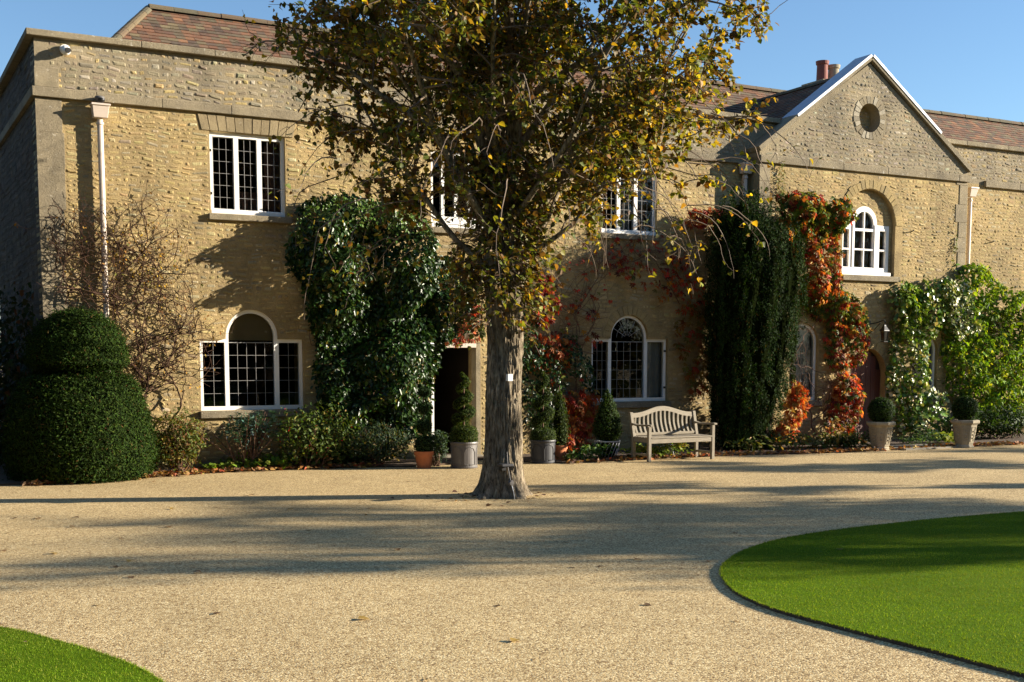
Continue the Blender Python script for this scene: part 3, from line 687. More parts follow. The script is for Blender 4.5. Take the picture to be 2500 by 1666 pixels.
# window in the blind arch
y = rec_y + .03; fo = [(18.665, 3.605), (20.045, 3.605), (20.045, 4.715), (19.678, 4.715)] + [(19.315 + .363 * math.cos(a), 4.74 + .363 * math.sin(a)) for a in np.linspace(0, math.pi, 20)] + [(18.952, 4.715), (18.665, 4.715)]
C0, C1 = 19.04, 19.59; SL = rect_poly(18.72, 18.89, 3.80, 4.60); SR = rect_poly(19.77, 19.96, 3.80, 4.60)
mid = (C0 + C1) / 2; zbars = [3.80, 4.17, 4.20, 4.57, 4.615]
holes = []
for (a, b) in ((18.72, 18.89), (19.77, 19.96)): holes += [rect_poly(a, b, 3.80, 4.165), rect_poly(a, b, 4.20, 4.60)]
for (a, b) in ((C0, mid - .014), (mid + .014, C1)): holes += [rect_poly(a, b, 3.80, 4.165), rect_poly(a, b, 4.20, 4.575)]
qa = [(mid + .275 * math.cos(a), 4.72 + .275 * math.sin(a)) for a in np.linspace(0, math.pi / 2 - .055, 10)]
holes += [[(mid + .014, 4.63), (C1, 4.63)] + qa, [(2 * mid - x, z) for x, z in ([(mid + .014, 4.63), (C1, 4.63)] + qa)][::-1]]
win = panel('window', fo, holes, y - .035, .09, M['white'], house)
for hpoly in holes: MB().add([(x, y + .02, z) for x, z in hpoly], [tuple(range(len(hpoly)))]).build('pane', M['glass'], win)
for a, b in ((C0 - .075, C0 - .02), (C1 + .02, C1 + .1)): MB().box(a, b, y - .052, y - .034, 3.80, 4.72).build('pilaster', M['white'], win, bevel=.004)
MB().box(18.64, 20.07, y - .10, y - .036, 3.625, 3.70).build('window_board', M['white'], win, bevel=.006)
stone_sill(win, 18.58, 20.26, 3.50, 3.612, PY, .08)
curtain(win, 19.35, 20.05, 3.7, 5.1, y + .16, M['curtain']); curtain(win, 18.66, 18.76, 3.7, 4.7, y + .16, M['curtain']); MB().box(19.15, 19.28, y + .3, y + .34, 3.7, 4.0).build('picture_back', M['blind'], win)

# --- doors
d = MB().box(9.105, 9.16, HY - .03, HY + .18, 0, 2.11).build('door_frame', M['white'], house, bevel=.006)
MB().box(10.02, 10.115, HY - .01, HY + .18, 0, 2.11).build('jamb', M['ashlar'], d, bevel=.006)  # duller than the cream lintel: the jamb's shade is put into its colour
MB().box(9.161, 10.019, HY - .028, HY + .17, 2.03, 2.11).build('lintel', M['cream'], d, bevel=.006)
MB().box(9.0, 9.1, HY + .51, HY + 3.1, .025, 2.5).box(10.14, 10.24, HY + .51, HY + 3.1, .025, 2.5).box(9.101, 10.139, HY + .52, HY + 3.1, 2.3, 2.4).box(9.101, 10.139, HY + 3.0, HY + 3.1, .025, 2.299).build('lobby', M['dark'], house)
di = MB().box(9.62, 10.12, HY + 2.5, HY + 2.55, .025, 2.1).build('inner_door', M['door_dark'], house, bevel=.004)
for z0_, z1_ in ((.15, .9), (1.05, 1.95)): MB().box(9.72, 10.02, HY + 2.485, HY + 2.499, z0_, z1_).build('door_panel', M['door_dark'], di, bevel=.01)
MB().box(9.105, 10.115, HY - .12, HY + .5, -.02, .06).build('doorstep', M['slab'], house, bevel=.01)
dr = panel('door', arch_poly(18.94, 19.96, .04, 1.52), [], PY + .16, .05, M['door_dark'], house)
for i in range(7):
    xa = 18.945 + i * .1445; xb = xa + .139; zt = min(1.52 + math.sqrt(max(0, .505 ** 2 - (q - 19.45) ** 2)) for q in (xa, xb)) ; zt = max(zt, 1.56)
    MB().box(xa, xb, PY + .135, PY + .159, .06, zt).build('plank', M['door_red'], dr, bevel=.006)
MB().tube([(19.1, PY + .13, .98), (19.1, PY + .10, 1.0), (19.12, PY + .10, 1.04)], .012, 8).build('handle', M['black'], dr)
MB().box(18.935, 19.965, PY - .25, PY + .33, -.02, .05).build('doorstep', M['slab'], house, bevel=.01)

# --- roofs
TAN = .87; RZ, RY = 8.26, 23.5
EY, EZ = 21.25, 8.26 - .87 * 2.25
HX = 5.03; EX = HX - .8 * (RY - EY)
mb = MB()
mb.add([(EX, EY, EZ), (30, EY, EZ), (30, RY, RZ), (HX, RY, RZ), (EX, 2 * RY - EY, EZ), (30, 2 * RY - EY, EZ)], [(0, 1, 2, 3), (0, 3, 4), (3, 2, 5, 4), (1, 5, 2)])
roof = mb.build('roof', M['dark'], house)
# bay roof runs back into the main one
EYB = 16.36; zE = 6.02; BRZ = APZ - .27
sl = (APZ - .07 - zE) / (APX - EYB)
MB().add([(PX0 + .02, PY + .36, zE), (APX, PY + .36, BRZ), (PX1 - .02, PY + .36, zE), (PX0 + .02, 23.6, zE), (APX, 23.6, BRZ), (PX1 - .02, 23.6, zE)], [(0, 1, 4, 3), (1, 2, 5, 4), (0, 2, 1), (3, 4, 5)]).build('bay_roof', M['dark'], house)
TILES = []
PAL_TILE = ([(.15, .07, .036), (.18, .078, .038), (.12, .058, .034), (.115, .08, .045), (.22, .10, .045), (.085, .052, .034), (.15, .11, .055)], [5, 4, 4, 3, 1.6, 3, 2])
def tile_slope(origin, along, upv, nrm, length, height, lo=None, hi=None, gauge=.115, wd=.17, wt=1.0, sag=.02):
    o_, a_, u_, n_ = [np.array(v, float) for v in (origin, along, upv, nrm)]
    rows = int(height / gauge)
    for r in range(rows + 1):
        v0 = r * gauge; off = (r % 2) * wd / 2
        L0 = lo(v0) if lo else 0; L1 = hi(v0) if hi else length
        x = L0 - off
        while x < L1:
            a0, a1 = max(x, L0) + .0005, min(x + wd, L1) - .0005
            if a1 - a0 > .03:
                lift = .028 + rs.uniform(-.0015, .002) + (rs.random() < .05) * rs.uniform(0, .008); tw = rs.gauss(0, .001); len_ = gauge * 1.35; v1 = min(v0 + len_, height + .04); dv = rs.gauss(0, .003)
                V = []
                for (aa, vv, nn) in ((a0, v0 + dv, lift + tw), (a1, v0 + dv, lift - tw), (a1, v1, .012), (a0, v1, .012), (a0, v0 + dv, lift - .016 + tw), (a1, v0 + dv, lift - .016 - tw)):
                    V.append(o_ + a_ * aa + u_ * vv + n_ * nn)
                F = [(0, 1, 2), (0, 2, 3), (0, 4, 5), (0, 5, 1), (1, 5, 2), (0, 3, 4)]
                p = PAL_TILE[0][rs.choices(range(7), PAL_TILE[1])[0]]; q = 1 + rs.gauss(0, .14)
                c = o_ + a_ * a0 + u_ * v0
                TILES.append((wt * (1 if 0 < c[2] - 6.9 else .01) / (c @ c), V, F, tuple(max(.02, t * q) for t in p)))
            x += wd
sl_len = math.hypot(RY - EY, RZ - EZ); cy, cz = (RY - EY) / sl_len, (RZ - EZ) / sl_len
tile_slope((EX, EY, EZ), (1, 0, 0), (0, cy, cz), (0, -cz, cy), 30 - EX, sl_len, lo=lambda v: .8 * cy * v)
hl = math.hypot(HX - EX, RZ - EZ); hx_, hz_ = (HX - EX) / hl, (RZ - EZ) / hl
tile_slope((EX, RY + (RY - EY), EZ), (0, -1, 0), (hx_, 0, hz_), (-hz_, 0, hx_), 2 * (RY - EY), hl, lo=lambda v: v * (RY - EY) / hl, hi=lambda v: 2 * (RY - EY) - v * (RY - EY) / hl, wt=.5)
bl = math.hypot(APX - PX0, BRZ - zE); bx_, bz_ = (APX - PX0 - .02) / bl, (BRZ - zE) / bl
tile_slope((PX0 + .02, 23.5, zE), (0, -1, 0), (bx_, 0, bz_), (-bz_, 0, bx_), 23.5 - PY - .44, bl, wt=.3)
tile_slope((PX1 - .02, PY + .44, zE), (0, 1, 0), (-bx_, 0, bz_), (bz_, 0, bx_), 23.5 - PY - .44, bl, wt=.001)
TILES.sort(key=lambda t: -t[0])
for a, V, F, c in TILES[:300]:
    link('tile', np_mesh('tile', V, F, np.tile(c, (len(V), 1)), flat=True), M['tile'], roof)
tag(link('tile_courses', np_mesh('tile_courses', *cat_meshes([(np.array(V), np.array(F), np.tile(c, (len(V), 1))) for a, V, F, c in TILES[300:]]), flat=True), M['tile'], house), kind='stuff')
def ridge(P, Q, n, r=.11, dn=0):
    P, Q = np.array(P, float), np.array(Q, float); d = (Q - P) / n
    ax = np.cross(d / np.linalg.norm(d), (0, 0, 1)); ax /= np.linalg.norm(ax); upv = np.cross(ax, d / np.linalg.norm(d))
    for i in range(n):
        A = P + d * i; B = A + d * .985; V = []
        rr = r * rs.uniform(.94, 1.06)
        for C_, q in ((A, rr), (B, rr * .97)):
            for t in np.linspace(-.15, math.pi + .15, 8): V.append(C_ + ax * q * math.cos(t) + upv * (q * .8 * math.sin(t) - .02))
        F = [(j, j + 1, 8 + j + 1, 8 + j) for j in range(7)] + [tuple(range(8)), tuple(range(8, 16))]
        p = rs.choice([(.13, .095, .05), (.12, .08, .045), (.10, .085, .05)]); MB().add(V, F, p).build('ridge_tile', M['tile'], roof)
ridge((HX, RY, RZ + .03), (30, RY, RZ + .03), 56); ridge((EX, EY, EZ + .03), (HX, RY, RZ + .03), 12, .09); ridge((APX, PY + .44, BRZ + .03), (APX, 23.4, BRZ + .03), 9, .09)
MB().box(PX0 + .6, PX0 + .72, 21.2, 22.3, 6.66, 6.70).build('valley_lead', M['lead'], house)
# chimney behind the bay
ch = MB().box(21.65, 22.75, 23.7, 24.5, 7.0, 8.82).build('chimney', M['ashlar'], house, bevel=.01)
for (cx, c, mt, h) in ((21.98, 0, 'pot_red', .54), (22.36, 0, 'urn', .48)):
    MB().lathe([(.16, 0), (.17, .05), (.145, .07), (.135, h - .1), (.16, h - .08), (.17, h), (.12, h), (.11, h - .2)], (cx, 24.1, 8.82), 20).build('chimney_pot', M[mt], ch, smooth=False)

# --- rainwater pipes
def downpipe(x, y, zt, zb, w=.26, hop=.19, r=.045):
    p = MB().tube([(x, y, zt - hop - .02), (x, y, zb)], r, 14).build('downpipe', M['cream'], house, smooth=False)
    a, b = w / 2, w / 2 * .82; q = .10
    V = [(x + sx * a, y - q - .03, zt) for sx in (-1, 1)] + [(x + sx * a, y + .05, zt) for sx in (1, -1)] + [(x + sx * b, y - q + .02, zt - hop) for sx in (-1, 1)] + [(x + sx * b, y + .05, zt - hop) for sx in (1, -1)]
    MB().add(V, [(0, 1, 2, 3), (7, 6, 5, 4), (0, 4, 5, 1), (1, 5, 6, 2), (2, 6, 7, 3), (3, 7, 4, 0)]).build('hopper', M['cream'], p, bevel=.008)
    MB().box(x - a - .012, x + a + .012, y - q - .042, y + .052, zt - .012, zt + .018).build('hopper_rim', M['cream'], p, bevel=.005)
    z = zt - hop - .1
    while z > zb + .2: MB().lathe([(r + .003, 0), (r + .014, .005), (r + .014, .035), (r + .003, .04)], (x, y, z), 14).build('collar', M['cream'], p); z -= 1.75
downpipe(3.47, 19.90, 5.73, .03); downpipe(16.15, 19.90, 5.78, .03); downpipe(22.72, 19.90, 5.72, .03, w=.24)

# --- cameras and lantern fixed to the wall
c1 = empty('security_camera', (3.0, 19.97, 6.53), 'small white ball shaped security camera on the parapet stonework', 'camera')
MB().lathe([(.03, 0), (.075, 0), (.08, .02), (.075, .035), (.03, .035)], (0, 0, 0), 20).build('mount', M['white'], c1, True); 
for ch_ in c1.children: ch_.rotation_euler = (math.pi / 2, 0, 0)
mb = MB(); bmx = [(.075 * math.sin(t), -.075 * math.cos(t)) for t in np.linspace(0, math.pi, 12)]; mb.lathe([(max(r, .001), z) for r, z in bmx], (0, -.07, -.02), 20).build('ball_housing', M['white'], c1, True, smooth=True)
MB().lathe([(.001, .0), (.042, 0), (.042, .02), (.001, .021)], (0, 0, 0), 18).build('lens', M['black'], c1, True); l = [q for q in c1.children if q.name.startswith('lens')][0]; l.location = (.02, -.138, -.03); l.rotation_euler = (math.pi / 2 + .25, 0, .2)
c2 = empty('dome_camera', (3.47, 19.86, 5.752), 'dark dome security camera perched on the cream hopper of the corner downpipe', 'camera')
MB().lathe([(.05, 0), (.055, .04), (.075, .05), (.078, .09), (.07, .11), (.04, .12)], (0, 0, 0), 20).build('housing', M['pot_grey'], c2, True, smooth=True)
MB().lathe([(.001, .02), (.03, .025), (.052, .045), (.058, .075), (.05, .09)], (.015, -.05, -.01), 18).build('dome', M['black'], c2, True, smooth=True)
lx, lz = at(2032, 768, 19.15); lan = empty('wall_lantern', (lx, 19.15, lz), 'black iron lantern on a curled bracket beside the arched red door', 'lantern')
mb = MB(); mb.tube([(0, .45, .22), (0, .2, .25), (0, .02, .30), (0, -.02, .26), (0, 0, .20)], .012, 8); mb.tube([(0, .46, 0.02), (0, .3, .1), (0, .12, .24)], .009, 6); mb.box(-.03, .03, .44, .49, -.02, .3); mb.build('bracket', M['black'], lan, True)
mb = MB().lathe([(.012, .21), (.03, .19), (.035, .17), (.10, .08), (.105, .065), (.085, .062)], (0, 0, 0), 4, rot=math.pi / 4); mb.build('lamp_cap', M['black'], lan, True)
mb = MB()
for sx in (-1, 1):
    for sy in (-1, 1): mb.bar((sx * .058, sy * .058, .064), (sx * .04, sy * .04, -.14), .009, .009)
mb.lathe([(.075, -.02), (.078, 0), (.05, .0)], (0, 0, -.15), 4, rot=math.pi / 4); mb.build('cage', M['black'], lan, True)
mb = MB().lathe([(.075, .06), (.053, -.138)], (0, 0, 0), 4, rot=math.pi / 4, closed=True); mb.build('lantern_glass', M['dark_glass'], lan, True)

# ------------------------------------------------------------------ growing things
def grow(p, d, length, n, wander, trop=(0, 0, 0), rng=RNG):
    p = np.array(p, float); d = np.array(d, float); d /= np.linalg.norm(d); P = [p]
    for i in range(n):
        d = d + rng.normal(0, wander, 3) + np.array(trop) / n; d /= np.linalg.norm(d); p = p + d * length / n; P.append(p)
    return np.array(P)
def leaf_mesh(name, mat, parent, parts, kind='stuff'):
    me = np_mesh(name, *cat_meshes(parts)); o = link(name, me, mat, parent); 
    if kind: o['kind'] = kind
    return o
def rnd(n, s=1.0): return RNG.normal(0, s, (n, 3))

# ---- the lime tree in the drive
TX, TY = 7.53, 14.25
tree = empty('lime_tree', (TX, TY, 0), 'old autumn tree with ridged bark and yellow green leaves growing in the gravel', 'tree')
na, nh = 150, 260
zt = np.linspace(-.05, 4.6, nh); th = np.linspace(0, 2 * math.pi, na, endpoint=False)
nz1, nz2, nz3, nz4 = smoothnoise(3, 9, 7), smoothnoise(4, 9, 3), smoothnoise(9, 8, 14), smoothnoise(10, 9, 22)
V = []
for z in zt:
    r = .232 + .065 * math.exp(-max(z, 0) / .2) + .035 * math.exp(-max(z, 0) / .9) + .05 * math.exp(-((z - 3.1) / .7) ** 2) - .022 * max(0, z - 3.4)
    cs = np.c_[np.cos(th), np.sin(th), np.zeros(na)]
    lob = .5 + .5 * np.cos(th * 5 + .9 + .4 * np.sin(th * 2))
    rr = r + .11 * lob ** 1.6 * math.exp(-max(z, 0) / .14) + .035 * lob * math.exp(-max(z, 0) / .8)
    q = np.c_[cs[:, :2] * 2.0, np.full(na, z * .28)]
    rdg = np.abs(nz1(q * 2.2)); rdg2 = np.abs(nz3(np.c_[cs[:, :2] * 1.9, np.full(na, z * .5)]))
    rr = rr - .036 * np.clip(.30 - rdg, 0, .30) / .30 - .024 * np.clip(.34 - rdg2, 0, .34) / .34 + .006 * nz4(np.c_[cs[:, :2] * 1.5, np.full(na, z * 1.6)]) + .02 * nz2(np.c_[cs[:, :2], np.full(na, z)])
    V.append(np.c_[TX + .03 * z - .012 * z * z * .5 + rr * cs[:, 0], TY + rr * cs[:, 1], np.full(na, z)])
V = np.concatenate(V)
F = np.array([(i * na + j, i * na + (j + 1) % na, (i + 1) * na + (j + 1) % na, (i + 1) * na + j) for i in range(nh - 1) for j in range(na)])
link('trunk', np_mesh('trunk', V, F, None, False), M['bark'], tree)
rt = np.random.default_rng(5)
limbs, brs, tws = MB(), MB(), MB()
LP, LD = [], []                      # leaf places
CC = np.array([TX + .35, TY, 6.7])
def in_crown(p): q = (p - CC) / np.array([4.0, 3.4, 3.4]); return (q @ q) < 1
def twig_with_leaves(p, d, ln, k, trop=(0, 0, -.5), r=.006, leafy=1.0):
    P = grow(p, d, ln, 5, .22, trop, rt); tws.tube(P, np.linspace(r, r * .35, len(P)), 4, cap=False)
    t = rt.uniform(.15, 1, int(k * leafy)) * (len(P) - 1); i = np.minimum(t.astype(int), len(P) - 2); f = (t - i)[:, None]
    LP.append(P[i] * (1 - f) + P[i + 1] * f); LD.append(P[i + 1] - P[i])
spec = []
for k in range(27):
    az = k * 2.39996 + .3; z = 2.75 + 2.3 * (k / 26) ** .9; el = rt.uniform(.45, .8) if z < 4 else rt.uniform(.7, 1.1)
    spec.append((np.array([TX + .05, TY, z]), np.array([math.cos(az) * math.cos(el), math.sin(az) * math.cos(el), math.sin(el)]), rt.uniform(3.2, 4.3), rt.uniform(.04, .062)))
for az, ln, r in ((.2, 5.2, .12), (2.6, 5.4, .12), (4.4, 5.0, .10)):
    spec.append((np.array([TX + .08 * math.cos(az), TY + .08 * math.sin(az), 4.0]), np.array([.16 * math.cos(az), .16 * math.sin(az), 1]), ln, r))
for p0, d0, ln, r0 in spec:
    P = grow(p0, d0, ln, 12, .09, (0, 0, .25), rt); limbs.tube(P, np.linspace(r0, r0 * .22, len(P)), 8)
    for j in range(12):
        t = rt.uniform(.25, 1.0) * (len(P) - 1); i = min(int(t), len(P) - 2); b = P[i] + (P[i + 1] - P[i]) * (t - i)
        dm = unit(P[i + 1] - P[i]); dd = unit(dm * .7 + rt.normal(0, .75, 3)); l1 = rt.uniform(.7, 1.35)
        if not in_crown(b + dd * l1 * .7): dd = unit(dd + .8 * unit(CC - b)); l1 *= .7
        Q = grow(b, dd, l1, 6, .16, (0, 0, -.15), rt); brs.tube(Q, np.linspace(r0 * .28, .006, len(Q)), 5, cap=False)
        for m in range(8):
            s = rt.uniform(.2, 1.0) * (len(Q) - 1); a = min(int(s), len(Q) - 2); c = Q[a] + (Q[a + 1] - Q[a]) * (s - a)
            twig_with_leaves(c, unit(Q[a + 1] - Q[a]) * .6 + rt.normal(0, .7, 3), rt.uniform(.25, .6), rt.integers(14, 23))
# shoots round the top of the trunk
for k in range(520):
    a = rt.uniform(0, 2 * math.pi); z = 2.2 + 2.3 * rt.beta(1.6, 1.2); rr = .27
    p = np.array([TX + rr * math.cos(a), TY + rr * math.sin(a), z]); d = np.array([math.cos(a), math.sin(a), rt.uniform(-.3, .9)])
    twig_with_leaves(p, d, rt.uniform(.2, .7), rt.integers(5, 14), (0, 0, -.9), .007)
# long drooping bare shoots at the edge of the crown
for k in range(70):
    a = rt.uniform(0, 2 * math.pi); z = rt.uniform(3.4, 5.2); R_ = rt.uniform(1.2, 2.9)
    if k < 26: a = rt.normal(-.2, .5); R_ = rt.uniform(2.2, 3.3); z = rt.uniform(3.7, 5.2)
    p = np.array([TX + R_ * math.cos(a), TY + R_ * math.sin(a) * .9, z]); d = np.array([math.cos(a), math.sin(a), rt.uniform(-.3, .5)])
    P = grow(p, d, rt.uniform(.8, 1.5), 9, .2, (0, 0, -2.2), rt); tws.tube(P, np.linspace(.009, .003, len(P)), 4, cap=False)
    for q in P[3:]:
        if rt.random() < (.22 if k < 26 else .55): twig_with_leaves(q, rt.normal(0, 1, 3), rt.uniform(.15, .4), 3, (0, 0, -.5), .004)
# fine bare twigs sticking out of the outline
for k in range(120):
    v = unit(rt.normal(0, 1, 3)); v[2] = abs(v[2]) * .8 - .1; p = CC + v * np.array([3.3, 3.0, 2.9])
    P = grow(p, v + np.array([0, 0, .5]), rt.uniform(.4, .9), 5, .12, (0, 0, .4), rt); tws.tube(P, np.linspace(.006, .002, len(P)), 4, cap=False)
o = limbs.build('limbs', M['bark'], tree, smooth=True); o['kind'] = 'stuff'; o = brs.build('branches', M['twig'], tree, smooth=True); o['kind'] = 'stuff'; o = tws.build('twigs', M['twig'], tree); o['kind'] = 'stuff'
LP = np.concatenate(LP); LD = np.concatenate(LD); q_ = (LP - CC) / np.array([3.85, 3.3, 3.4]); ok = ((q_ ** 2).sum(1) < rt.uniform(.85, 1.15, len(LP))) | (LP[:, 2] < 4.6); gy_ = LP[:, 1] - TY; ok &= ~((LP[:, 0] > 6.45 + .455 * gy_) & (LP[:, 0] < 7.22 + .5 * gy_) & (LP[:, 2] > 3.3 + .1 * gy_) & (LP[:, 2] < 3.98 + .15 * gy_) & (rt.random(len(LP)) < .88)); ok &= ~((LP[:, 0] > 9.05 + .64 * gy_) & (LP[:, 0] < 10.05 + .7 * gy_) & (LP[:, 2] > 3.4 + .12 * gy_) & (LP[:, 2] < 4.3 + .17 * gy_) & (rt.random(len(LP)) < .7)); LP, LD = LP[ok], LD[ok]; N = len(LP)
P = LP + rt.normal(0, .03, (N, 3)); dirs = unit(unit(LD) * .5 + rt.normal(0, .6, (N, 3)) + np.array([0, 0, -.75])); nr = rt.normal(0, .7, (N, 3)) + np.array([.25, -.25, .75])
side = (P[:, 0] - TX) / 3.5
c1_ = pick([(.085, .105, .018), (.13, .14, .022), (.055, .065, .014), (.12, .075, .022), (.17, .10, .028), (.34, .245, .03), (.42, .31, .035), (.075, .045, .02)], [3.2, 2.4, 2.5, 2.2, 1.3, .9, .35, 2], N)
sun_yel = pick([(.46, .34, .035), (.34, .27, .035), (.22, .20, .03), (.30, .17, .035)], [1.5, 2, 2, 1.5], N)
mk_ = rt.random(N) < np.clip(.08 + .42 * np.clip(side, 0, 1) + .18 * smoothnoise(31, 6, 1.3)(P), 0, .75)  # yellow share rises to the right: sunny side put into the leaf colour
c1_[mk_] = sun_yel[mk_]
leaf_mesh('crown', M['leaf'], tree, [leaves(HEART, P, nr, dirs, rt.uniform(.043, .090, N), np.clip(c1_ * 1.14, 0, 1))])
print('tree leaves', N)
# things fixed to the trunk
bx, bz = at(1168, 868, TY - .24); jb = empty('junction_box', (bx, TY - .245, bz), 'small white junction box screwed to the tree trunk', 'box')
MB().box(-.035, .035, -.04, .01, -.045, .045).build('box_body', M['white'], jb, True, bevel=.006); MB().box(-.037, .037, -.052, -.041, -.047, .047).build('lid', M['white'], jb, True, bevel=.005)
mb = MB().tube([(0, -.01, -.045), (.005, .0, -.1), (0, .01, -.2)], .006, 6).build('conduit', M['pot_grey'], jb, True)
fx, fz = at(1160, 1068, TY - .33); fl = empty('flood_light', (fx, TY - .33, fz), 'flat dark flood light strapped low on the tree trunk', 'light')
MB().box(-.085, .085, -.09, .06, -.02, .012).build('lamp_head', M['pot_dark'], fl, True, bevel=.006); MB().box(-.03, .03, .02, .1, -.08, -.021).build('bracket', M['black'], fl, True)
sx_, sz_ = at(1172, 1110, TY - .4); sk = empty('cable_socket', (sx_, TY - .41, sz_), 'round grey socket with a hanging cable at the foot of the tree', 'socket')
MB().lathe([(.001, 0), (.038, 0), (.042, .02), (.03, .045), (.001, .046)], (0, 0, 0), 16).build('socket_body', M['pot_grey'], sk, True); sk.children[0].rotation_euler = (math.pi / 2, 0, 0)
MB().tube([(0, -.03, -.02), (.02, -.04, -.1), (.04, -.03, -.17), (.05, -.02, -.22)], .006, 6).build('cable', M['lead'], sk, True); MB().tube([(0, .0, .03), (-.005, .06, .2), (0, .1, .4)], .006, 6).build('cable', M['pot_grey'], sk, True)

# ---- climbers: a bumpy cushion of leaves on the wall
def cushion(poly, Y, depth, n, T, size, palette, weights, seed, edge=.35, droop=.7, flat=.45, floor=.0, jit=.2, amp=1.0, low=.08):
    r = np.random.default_rng(seed); poly = [tuple(p) for p in poly]
    a = np.array(poly); lo, hi = a.min(0), a.max(0); f = smoothnoise(seed, 8, 3.0); f2 = smoothnoise(seed + 1, 8, 7.5)
    out = np.zeros((0, 2))
    while len(out) < n:
        q = r.uniform(lo - .12, hi + .12, (n * 3, 2)); q3 = np.c_[q, q[:, :1] * 0]
        warp = np.c_[f(q3 * 1.6), f2(q3)] * .13
        q = q[in_poly(q + warp, poly)]; out = np.concatenate([out, q])
    q = out[:n]; q3 = np.c_[q, q[:, :1] * 0]; ed = np.clip(poly_dist(q, poly) / edge, 0, 1)
    t = depth * (.22 + .78 * np.sqrt(ed)) * np.clip(.72 + amp * (.46 * f(q3) + .36 * f2(q3)), low, 1.6) + floor
    u = r.beta(2.6, 1.0, n); y = Y - t * u
    e = .05; gx = (f(q3 + [e, 0, 0]) - f(q3 - [e, 0, 0])) * .42 / (2 * e) * depth + (f2(q3 + [e, 0, 0]) - f2(q3 - [e, 0, 0])) * .28 / (2 * e) * depth
    gz = (f(q3 + [0, e, 0]) - f(q3 - [0, e, 0])) * .42 / (2 * e) * depth + (f2(q3 + [0, e, 0]) - f2(q3 - [0, e, 0])) * .28 / (2 * e) * depth
    nr = np.c_[-gx, -np.ones(n) * .9, -gz + .45] + r.normal(0, flat, (n, 3))
    up = np.c_[r.normal(0, .5, n), r.normal(0, .3, n) - .25, -droop + r.normal(0, .4, n)]
    c = pick(palette, weights, n, jit, seed + 3); c *= (.75 + .35 * u)[:, None] * 0 + 1
    s = r.uniform(size[0], size[1], n)
    return leaves(T, np.c_[q[:, 0], y, q[:, 1]], nr, up, s, c)
def ipoly(pts, Y): return [at(x, y, Y) for x, y in pts]
def climber(name, label, base, cat='climber'): return empty(name, base, label, cat)
def wall_stems(parent, starts, Y, n_br, region, r=.012, out=.06, rng=None, mat='stem', length=(.5, 1.6), upb=.8, name='stems', wig=.22, rmul=1.0):
    """woody stems that creep over a wall"""
    rng = rng or np.random.default_rng(3); mb = MB(); nodes = []
    def run(p, ang, ln, rad, off):
        n = max(5, int(ln / .09)); P = []; x, z = p; o0 = off
        for i in range(n + 1):
            P.append((x, Y - .02 - max(.005, o0), z)); ang += rng.normal(0, wig) + .06 * (math.pi / 2 * upb - ang) * .3
            x += math.cos(ang) * ln / n; z += math.sin(ang) * ln / n; o0 = off + abs(rng.normal(0, out * .25)) + out * math.sin(i / n * math.pi) * rng.uniform(0, 1)
            if i > 2 and not in_poly([(x, z)], region)[0]: break
        P = np.array(P if len(P) > 1 else P * 2); P[-1] += 1e-4; mb.tube(P, np.linspace(rad, rad * .45, len(P)) * rmul, 5, cap=False); return P
    for s in starts:
        P = run(s[0], s[1], s[2], s[3], .03); nodes += [(q[0], q[2], s[3]) for q in P[2:]]
    for k in range(n_br):
        q = nodes[rng.integers(len(nodes))]; rad = max(.004, q[2] * rng.uniform(.45, .75)); 
        P = run((q[0], q[1]), rng.uniform(-.4, math.pi + .4), rng.uniform(*length) * min(1, .35 + rad / .012), rad, rng.uniform(.01, out)); nodes += [(w_[0], w_[2], rad) for w_ in P[1:]]
    o = mb.build(name, M[mat], parent); o['kind'] = 'stuff'
    return np.array([(a, b) for a, b, c in nodes])
def scatter_leaves(nodes, n, Y, T, size, pal, wts, seed, out=.1, droop=.8):
    r = np.random.default_rng(seed); q = nodes[r.integers(len(nodes), size=n)] + r.normal(0, .05, (n, 2))
    pos = np.c_[q[:, 0], Y - .03 - np.abs(r.normal(0, out, n)), q[:, 1]]
    return leaves(T, pos, np.c_[r.normal(0, .5, n), -np.ones(n), .4 + r.normal(0, .5, n)], np.c_[r.normal(0, .5, (n, 2)), -droop + r.normal(0, .4, n)], r.uniform(*size, n), pick(pal, wts, n, .2, seed))

# big glossy ivy beside the open doorway
G_IVY = ([(.016, .042, .008), (.026, .060, .010), (.011, .027, .007), (.05, .09, .014), (.20, .16, .02)], [5, 4, 4, 1.6, .35])
iv = climber('ivy', 'deep mass of dark glossy evergreen climber between arched window and open doorway', (7.8, 19.8, 0))
ivA = ipoly([(664, 520), (700, 474), (800, 452), (900, 468), (985, 500), (1000, 560), (1012, 640), (1010, 740), (1000, 800), (1000, 900), (990, 960), (960, 1010), (860, 1050), (800, 1062), (735, 1030), (722, 960), (730, 860), (722, 760), (700, 660), (662, 580)], 19.7)
ivB = ipoly([(985, 585), (1085, 592), (1108, 620), (1106, 700), (1090, 770), (1050, 790), (1010, 800), (985, 760)], 19.7)
leaf_mesh('foliage', M['gloss_leaf'], iv, [cushion(ivA, 19.93, .66, 20000, OVAL, (.05, .12), *G_IVY, 41, flat=.6, amp=.9, low=.3), cushion(ivB, 19.93, .42, 3600, OVAL, (.05, .105), *G_IVY, 43, flat=.55),
           cushion(ipoly([(664, 520), (700, 474), (800, 455), (930, 470), (985, 520), (985, 560), (800, 500), (690, 560)], 19.6), 19.6, .3, 900, OVAL, (.05, .09), [(.07, .13, .02), (.10, .16, .03)], [1, 1], 47)])
wall_stems(iv, [((7.6, .05), 1.5, 3.2, .03), ((8.2, .05), 1.4, 3.4, .03), ((8.0, .1), 1.7, 3.2, .025)], 19.93, 60, ivA, rng=np.random.default_rng(8), out=.04)

